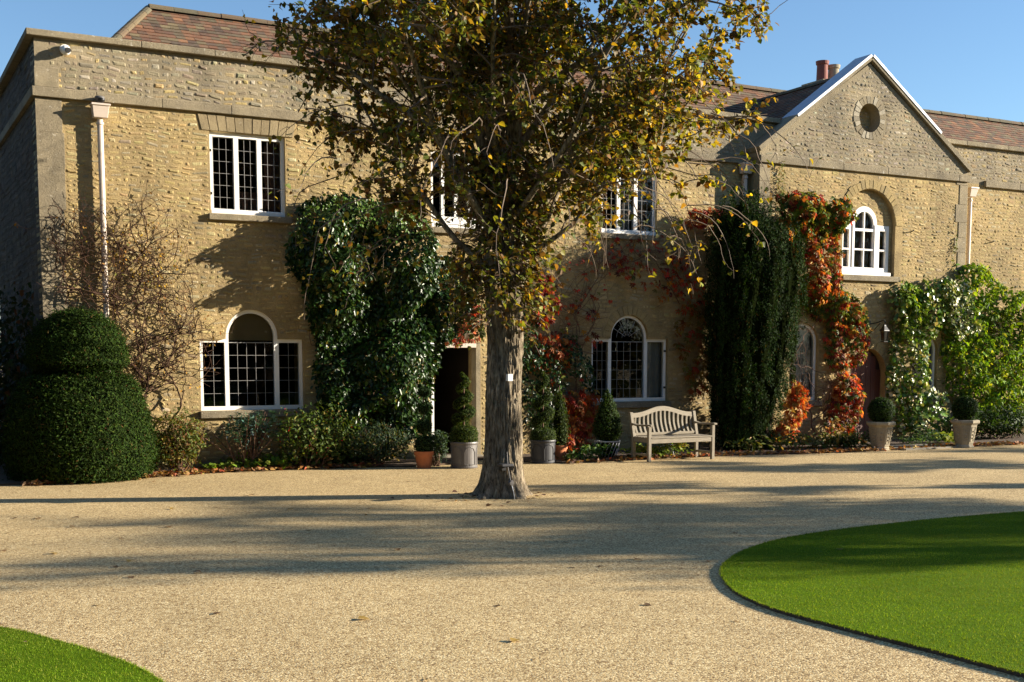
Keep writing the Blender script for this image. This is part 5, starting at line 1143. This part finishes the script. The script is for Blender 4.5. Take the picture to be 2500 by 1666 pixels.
bt = empty('ball_topiary', (tc[0], tc[1], .24), 'four tier ball topiary in the terracotta pot left of the doorway', 'topiary')
sph = lambda R_, z: [(max(R_ * math.sin(a), .004), z - R_ * math.cos(a)) for a in np.linspace(0, math.pi, 12)]
for R_, z, nm, nn in ((.17, .40, 'ball', 2200), (.135, .70, 'ball', 1500), (.10, 1.0, 'ball', 1000), (.085, 1.27, 'ball', 800)):
    clipped(bt, sph(R_, z), (tc[0], tc[1], 0), nn, LANCE, (.02, .045), [(.03, .055, .02), (.045, .08, .03), (.02, .04, .015)], [1, 1, 1], int(z * 100) + 150, depth=.015, name=nm)
MB().tube([(tc[0], tc[1], .22), (tc[0], tc[1], 1.3)], .012, 6).build('stem', M['stem'], bt)
pc2 = (10.55, 18.42); round_pot('lead_planter', 'round blackish lead planter on the far side of the tree trunk', pc2, .225, .41, 'pot_dark')
JUN = ([(.05, .08, .022), (.08, .11, .03), (.03, .05, .015)], [3, 2, 3])
spiral('spiral_juniper', 'shaggy spiral clipped juniper in the blackish lead planter', pc2, .38, 1.30, .27, 143, base=(.22, .22), pal=JUN)
tc2 = (11.0, 18.62); lathe_pot('terracotta_pot', 'terracotta pot half hidden behind the blackish lead planter', tc2, [(.02, 0), (.10, 0), (.135, .22), (.15, .222), (.155, .285), (.13, .285), (.12, .24), (.02, .24)], 'terracotta')
bt = empty('column_topiary', (tc2[0], tc2[1], .24), 'narrow green column topiary behind the lead planter', 'topiary')
clipped(bt, [(.08, .24), (.13, .35), (.14, .6), (.11, .9), (.06, 1.15), (.02, 1.25)], (tc2[0], tc2[1], 0), 2600, LANCE, (.025, .05), *JUN, 145, depth=.03, mat='soft_leaf', lump=.2)
MB().tube([(tc2[0], tc2[1], .22), (tc2[0], tc2[1], 1.35)], .01, 6).build('stem', M['stem'], bt)
cc = (11.98, 18.55); ct = empty('cone_topiary', (cc[0], cc[1], .32), 'teardrop shaped clipped box cone beside the bench', 'topiary')
clipped(ct, [(.05, .33), (.19, .37), (.255, .47), (.26, .58), (.20, .82), (.12, 1.05), (.05, 1.2), (.01, 1.27)], (cc[0], cc[1], 0), 5200, OVAL, (.016, .034), [(.02, .045, .010), (.035, .065, .013), (.06, .09, .02)], [3, 3, 1], 147, mat='soft_leaf', depth=.014)
MB().tube([(cc[0], cc[1], .2), (cc[0], cc[1], .5)], .02, 6).build('stem', M['stem'], ct)
wb = empty('wire_basket_planter', (cc[0], cc[1], 0), 'dark planter with pale curved wire ribs under the cone topiary', 'pot')
MB().lathe([(.02, .02), (.13, .02), (.2, .3), (.19, .3), (.02, .28)], (cc[0], cc[1], 0), 24).build('liner', M['core'], wb)
for k in range(18):
    a = k * math.pi / 9; MB().tube([(cc[0] + (.14 + .09 * t ** .6) * math.cos(a + .5 * t), cc[1] + (.14 + .09 * t ** .6) * math.sin(a + .5 * t), .02 + .31 * t) for t in np.linspace(0, 1, 7)], .006, 5).build('rib', M['lead'], wb)
MB().lathe([(.225, .32), (.24, .325), (.24, .34), (.225, .345)], (cc[0], cc[1], 0), 28, closed=True).build('rim', M['lead'], wb)

def urn(c, rot, label):
    u = empty('stone_urn', (c[0], c[1], .003), label, 'urn', 'stone urns either side of the red door')
    k8 = 1 / math.cos(math.pi / 8)
    MB().lathe([(.03, 0), (.185 * k8, 0), (.185 * k8, .035), (.165 * k8, .05), (.158 * k8, .07), (.168 * k8, .085)], (0, 0, 0), 8, rot=rot).build('foot', M['urn'], u, True, bevel=.005)
    MB().lathe([(.168 * k8, .083), (.225 * k8, .46), (.235 * k8, .48)], (0, 0, 0), 8, rot=rot, closed=True).build('body', M['urn'], u, True, bevel=.004)
    MB().lathe([(.235 * k8, .478), (.262 * k8, .50), (.275 * k8, .515), (.275 * k8, .555), (.262 * k8, .57), (.215 * k8, .57), (.20 * k8, .50), (.03, .5)], (0, 0, 0), 8, rot=rot).build('rim', M['urn'], u, True, bevel=.004)
    for j in range(8):
        a = rot + (j + .5) * math.pi / 4; d = Vector((math.cos(a), math.sin(a), 0)); t = Vector((-d.y, d.x, 0)); m = MB()
        pt = lambda s, z, off: tuple(d * (.168 + (z - .083) * (.057 / .377) + off) + t * s + Vector((0, 0, z)))
        for s0, z0, s1, z1 in ((-.045, .13, -.058, .43), (.045, .13, .058, .43), (-.045, .13, .045, .13), (-.058, .43, .058, .43)): m.bar(pt(s0, z0, .003), pt(s1, z1, .003), .012, .012, up=d)
        for z in (.2, .27, .34): m.lathe([(.001, -.02), (.02, -.012), (.026, 0), (.02, .012), (.001, .02)], pt(0, z, .0), 8)
        m.build('relief_panel', M['urn'], u, True)
    return u
uc1, uc2 = gp(2029, 1036), gp(2223, 1030); uc1 = (uc1[0] + .08, uc1[1] + .16); uc2 = (uc2[0] + .08, uc2[1] + .16)
for c, l1, l2, sd in ((uc1, 'pale octagonal stone urn in front of the scarlet creeper, left of the red door step', 'clipped box ball in the urn by the scarlet creeper', 161), (uc2, 'pale octagonal stone urn in front of the wisteria, right of the red door step', 'clipped box ball in the urn by the wisteria', 163)):
    urn(c, math.pi / 8 + .1, l1); b = empty('box_ball', (c[0], c[1], .5), l2, 'topiary', 'box balls in the stone urns')
    clipped(b, sph(.262, .79), (c[0], c[1], 0), 5200, OVAL, (.016, .034), [(.018, .042, .010), (.03, .06, .012), (.05, .085, .018)], [3, 3, 1], sd, mat='soft_leaf', depth=.012, lump=.025)
    MB().tube([(c[0], c[1], .49), (c[0], c[1], .7)], .02, 6).build('stem', M['stem'], b)
sa, sb = gp(2085, 1036), gp(2195, 1031)
o = MB().box(uc1[0] + .35, uc2[0] - .2, 17.45, 18.35, -.02, .035).build('paving_slab', M['slab'], None, bevel=.01); tag(o, 'flat stone slab on the ground between the two urns', 'slab', kind='structure')
o = MB().lathe([(.02, 0), (.13, 0), (.15, .06), (.12, .2), (.09, .3), (.05, .36), (.01, .37)], (0, 0, 0), 12).build('garden_stone', M['lead'], None, smooth=True); o.location = (13.22, 18.45, 0); tag(o, 'pale grey lump of stone standing behind the bench', 'stone')

# ---- bench
bn = empty('garden_bench', (12.98, 17.92, .003), 'weathered teak garden bench with a humped top rail and curved slats', 'bench')
W = .70
def bpart(nm, m, mat='teak'): return m.build(nm, M[mat], bn, True, bevel=.005)
fy_, by_ = -.27, .22
def back_y(z): return by_ + max(0, z - .42) * .24
for sx in (-1, 1):
    bpart('leg', MB().box(sx * W - .03, sx * W + .03, fy_ - .03, fy_ + .03, 0, .62))
    m = MB(); prof = [0, .2, .42, .6, .75, .86]
    V = []; 
    for z in prof: V += [(sx * W + a * .03, back_y(z) + b * .03, z) for a, b in ((-1, -1), (1, -1), (1, 1), (-1, 1))]
    F = [(i * 4 + j, i * 4 + (j + 1) % 4, i * 4 + 4 + (j + 1) % 4, i * 4 + 4 + j) for i in range(len(prof) - 1) for j in range(4)] + [(3, 2, 1, 0), (20, 21, 22, 23)]
    bpart('leg', m.add(V, F))
    m = MB(); arm = [(-.36, .645), (-.30, .65), (-.1, .64), (.1, .635), (.27, .66)]
    V = [(sx * W + a * .035, y_, z_ + b * .016) for y_, z_ in arm for a, b in ((-1, -1), (1, -1), (1, 1), (-1, 1))]
    F = [(i * 4 + j, i * 4 + (j + 1) % 4, i * 4 + 4 + (j + 1) % 4, i * 4 + 4 + j) for i in range(4) for j in range(4)] + [(3, 2, 1, 0), (16, 17, 18, 19)]
    bpart('armrest', m.add(V, F)); bpart('side_rail', MB().box(sx * W - .018, sx * W + .018, fy_ + .031, by_ - .031, .34, .41)); bpart('stretcher', MB().box(sx * W - .016, sx * W + .016, fy_ + .031, by_ - .031, .10, .14))
bpart('apron', MB().box(-W + .031, W - .031, fy_ - .022, fy_ + .012, .325, .405), 'teak_x')
for k in range(6): y0_ = fy_ - .035 + k * .083; bpart('seat_slat', MB().box(-W + (.031 if k == 0 else -.02), W - (.031 if k == 0 else -.02), y0_, y0_ + .072, .411, .433), 'teak_x')
crest = lambda x: .845 + .115 * (.5 + .5 * math.cos(math.pi * min(1, abs(x) / .62)))
nseg = 24; xs = np.linspace(-W + .031, W - .031, nseg + 1); V = []
for x_ in xs:
    zt_ = crest(x_); 
    for dz, dy in ((-.085, -.016), (-.085, .016), (0, .016), (0, -.016)): V.append((x_, back_y(zt_ + dz) + dy, zt_ + dz))
F = [(i * 4 + j, i * 4 + (j + 1) % 4, i * 4 + 4 + (j + 1) % 4, i * 4 + 4 + j) for i in range(nseg) for j in range(4)] + [(3, 2, 1, 0), tuple(range(nseg * 4, nseg * 4 + 4))]
bpart('top_rail', MB().add(V, F), 'teak_x'); bpart('back_rail', MB().box(-W + .031, W - .031, back_y(.46) - .016, back_y(.46) + .016, .44, .49), 'teak_x')
for k in range(14):
    x_ = -W + .031 + (2 * W - .062) * (k + .5) / 14; zt_ = crest(x_) - .08; zz = np.linspace(.485, zt_, 9); V = []
    for z_ in zz:
        u = (z_ - .485) / (zt_ - .485); y_ = back_y(z_) + .035 * math.sin(u * math.pi) * 1.0 - .012
        V += [(x_ + a * .021, y_ + b * .008, z_) for a, b in ((-1, -1), (1, -1), (1, 1), (-1, 1))]
    F = [(i * 4 + j, i * 4 + (j + 1) % 4, i * 4 + 4 + (j + 1) % 4, i * 4 + 4 + j) for i in range(8) for j in range(4)] + [(3, 2, 1, 0), (32, 33, 34, 35)]
    MB().add(V, F).build('back_slat', M['teak'], bn, True, bevel=.004)

# ---- trees beyond the frame: the ones whose shadows lie across the drive, and the wood facing the house
def side_tree(c, H, R_, zc, n, seed, label, dens=1.0):
    o = empty('lawn_tree', (c[0], c[1], 0), label, 'tree', 'trees beyond the lawn that shade the drive'); r = np.random.default_rng(seed)
    tb = MB(); P = grow((c[0], c[1], -.1), (0, 0, 1), H * .8, 10, .04, rng=r); tb.tube(P, np.linspace(.22, .05, len(P)), 10); tb.build('trunk', M['bark'], o); lm = MB(); Q_ = []
    for k in range(26):
        i = r.integers(3, len(P)); d = r.normal(0, 1, 3) * [1, 1, .35] + [0, 0, .35]; L_ = grow(P[i], d, R_ * r.uniform(.6, 1.15), 8, .12, (0, 0, .1), r); lm.tube(L_, np.linspace(.06, .012, len(L_)), 6); Q_ += [L_[j] for j in range(3, 9)]
    lm.build('limbs', M['bark'], o); Q_ = np.array(Q_); q = Q_[r.integers(len(Q_), size=n)] + r.normal(0, .25 * R_ / 1.7, (n, 3)) * [1, 1, .55]
    leaf_mesh('crown', M['leaf'], o, [leaves(HEART, q, r.normal(0, 1, (n, 3)), r.normal(0, 1, (n, 3)), r.uniform(.10, .19, n), pick([(.10, .10, .02), (.2, .14, .03), (.07, .08, .015), (.3, .2, .03)], [2, 2, 2, 1], n, .2, seed))])
sa_, ca_ = math.sin(SUN_AZ), math.cos(SUN_AZ)
def by_shadow(s, t): return (s * sa_ + t * ca_, s * ca_ - t * sa_)     # s across the sunlight, t towards the sun
for s, t, H, R_, n, sd, lb in ((10.9, 27, 10, 1.7, 1800, 171, 'slender autumn tree beyond the lawn, first of the row from the drive'), (12.6, 31, 11, 1.8, 1700, 172, 'slender autumn tree beyond the lawn, second of the row from the drive'), (14.3, 28, 10.2, 1.7, 1650, 173, 'slender autumn tree beyond the lawn, third of the row from the drive'),
    (12.0, 42, 12.5, 2.5, 2300, 176, 'broad autumn tree standing behind the row beyond the lawn'), (14.4, 39, 13.5, 1.9, 1700, 179, 'tall autumn tree behind the third tree of the row beyond the lawn'), (12.9, 48, 15.5, 2.2, 2100, 182, 'tallest autumn tree far behind the row beyond the lawn'), (15.6, 25, 7.5, .9, 1500, 175, 'thin young autumn tree beyond the lawn'), (23.0, 32, 8.4, 1.2, 2600, 174, 'autumn tree beyond the lawn in line with the bench'), (19.8, 27, 7.6, 1.2, 2600, 177, 'small autumn tree beyond the lawn near the tree in line with the bench'), (17.4, 24, 4.4, .5, 500, 178, 'sapling beyond the lawn with a thin crown')):
    side_tree(by_shadow(s, t), H, R_, 4, n, sd, lb)
r = np.random.default_rng(180); n = 26000; wx = r.uniform(-30, 36, n); wy = -16 - 6 * np.sin(wx * .11) - r.uniform(0, 9, n); top_ = 11 + 2.5 * np.sin(wx * .35) + 1.5 * np.sin(wx * .9 + 1); wz = top_ * r.beta(1.3, 1.0, n)
wd = empty('wood', (20, -18, 0), None, None, kind='stuff'); bpy.data.objects.remove(wd)
me = np_mesh('wood', *leaves(HEART, np.c_[wx, wy, wz], r.normal(0, 1, (n, 3)) + [0, .6, .2], r.normal(0, 1, (n, 3)), r.uniform(.7, 1.5, n), pick([(.018, .03, .008), (.035, .042, .012), (.06, .042, .014)], [3, 2, 1], n)))
tag(link('wood', me, M['leaf']), 'dense belt of dark trees across the lawn facing the house', 'wood', kind='stuff')

n = 9000; wy = r.uniform(13, 45, n); wx = -5 - .12 * (wy - 13) - r.uniform(0, 5, n); wz = (9 + 2 * np.sin(wy * .4)) * r.beta(1.3, 1, n)  # unseen trees added to cut the sky light on the side wall
me = np_mesh('added_tree_belt', *leaves(HEART, np.c_[wx, wy, wz], r.normal(0, 1, (n, 3)) + [.6, 0, .2], r.normal(0, 1, (n, 3)), r.uniform(.6, 1.3, n), pick([(.02, .035, .01), (.04, .05, .014)], [3, 2], n)))
tag(link('added_tree_belt', me, M['leaf']), 'added unseen belt of dark trees that dims the end of the house', 'trees', kind='stuff')

# ---- fallen leaves
r = np.random.default_rng(191); protos = []
for k, (T, c) in enumerate(((HEART, (.22, .12, .045)), (HEART, (.34, .22, .05)), (HEART, (.12, .07, .03)), (CREEP, (.30, .10, .03)), (OVAL, (.26, .17, .07)))):
    TV = T[0].copy(); TV[:, 2] = TV[:, 2] * 1.4 + .10 * np.sin(TV[:, 1] * 4 + k) + .12 * TV[:, 0] ** 2; TV[:, 2] -= TV[:, 2].min()
    protos.append(np_mesh('fallen_leaf', TV, T[1], np.tile(c, (len(TV), 1)))); protos[-1].materials.append(M['fallen'])
spots = [(12, 1269, 0), (160, 1212, 0), (172, 1189, 2), (92, 1193, 0), (40, 1192, 2), (275, 1240, 0), (300, 1289, 1), (262, 1303, 2), (445, 1317, 0), (300, 1327, 2), (225, 1393, 2), (505, 1410, 2), (580, 1140, 0), (672, 1172, 1), (400, 1170, 1), (382, 1211, 0), (495, 1167, 2), (845, 1185, 1), (850, 1170, 0), (705, 1220, 2), (540, 1247, 2), (455, 1237, 2), (967, 1221, 2), (912, 1263, 0), (1098, 1182, 2), (1150, 1393, 2), (822, 1424, 1), (1185, 1472, 1), (1300, 1248, 2), (1465, 1285, 0), (1380, 1302, 2), (1310, 1305, 2), (1630, 1290, 0), (1690, 1225, 0), (1795, 1150, 2), (1900, 1152, 2), (1600, 1120, 4), (1320, 1100, 4), (1930, 1272, 0), (1705, 1304, 2), (2200, 1190, 2), (120, 1272, 1), (20, 1227, 2), (5, 1437, 3), (60, 1488, 4), (715, 1105, 4), (935, 1107, 2), (160, 1130, 2), (470, 1100, 4), (350, 1108, 3), (1230, 1515, 4), (1480, 1390, 2), (1700, 1430, 4), (1345, 1610, 2), (980, 1560, 4)]
names_ = ['curled brown fallen leaf on the gravel drive', 'yellow fallen leaf on the gravel drive', 'small dark withered leaf on the gravel drive', 'red orange fallen creeper leaf on the gravel', 'tan fallen leaf scrap on the gravel']
for px, py, k in spots:
    gx, gy = gp(px, py); o = bpy.data.objects.new('fallen_leaf', protos[k]); COL.objects.link(o)
    z0_ = .035 if (in_poly([(gx, gy)], LR_OUT)[0] or in_poly([(gx, gy)], LL_OUT)[0]) else .003
    o.location = (gx, gy, z0_); o.rotation_euler = (r.normal(0, .05), r.normal(0, .05), r.uniform(0, 6.28)); s = r.uniform(.055, .09) * (.7 if k in (2, 4) else 1); o.scale = (s, s, s * r.uniform(.25, .6))
    tag(o, names_[k], 'leaf', ('brown', 'yellow', 'dark', 'red', 'tan')[k] + ' leaves fallen on the drive')
# litter gathered along the bed edge
pp = []
edge = [gp(60, 1116), gp(200, 1109), gp(340, 1098), gp(500, 1086), gp(700, 1078), gp(880, 1073)]; e2 = [gp(1300, 1066), gp(1480, 1056), gp(1690, 1047), gp(1850, 1043), gp(1990, 1038), gp(2200, 1028), gp(2350, 1022)]
for E_, n in ((edge, 2200), (e2, 1700)):
    E_ = np.array(E_); i = r.integers(len(E_) - 1, size=n); t = r.random(n)[:, None]; b = E_[i] * (1 - t) + E_[i + 1] * t; b[:, 1] += np.abs(r.normal(0, .25, n)) - .10 - .12 * (r.random(n) < .15)
    pp.append(leaves(HEART, np.c_[b, np.full(n, .036)], r.normal(0, .45, (n, 3)) + [0, 0, 1], r.normal(0, 1, (n, 3)), r.uniform(.03, .085, n), pick([(.30, .13, .035), (.22, .11, .04), (.36, .24, .06), (.12, .06, .03), (.34, .08, .03)], [3, 3, 1.5, 2, 1], n)))
n = 60; a = r.uniform(0, 6.28, n); d_ = .36 + np.abs(r.normal(0, .45, n)); pp.append(leaves(HEART, np.c_[TX + d_ * np.cos(a), TY + d_ * np.sin(a), np.full(n, .006)], r.normal(0, .2, (n, 3)) + [0, 0, 1], r.normal(0, 1, (n, 3)), r.uniform(.03, .08, n), pick([(.22, .11, .04), (.30, .20, .05), (.12, .06, .03)], [3, 1.5, 2], n)))
me = np_mesh('leaf_litter', *cat_meshes(pp)); tag(link('leaf_litter', me, M['fallen']), 'drift of brown and orange fallen leaves along the bed edge', 'leaves', kind='stuff')
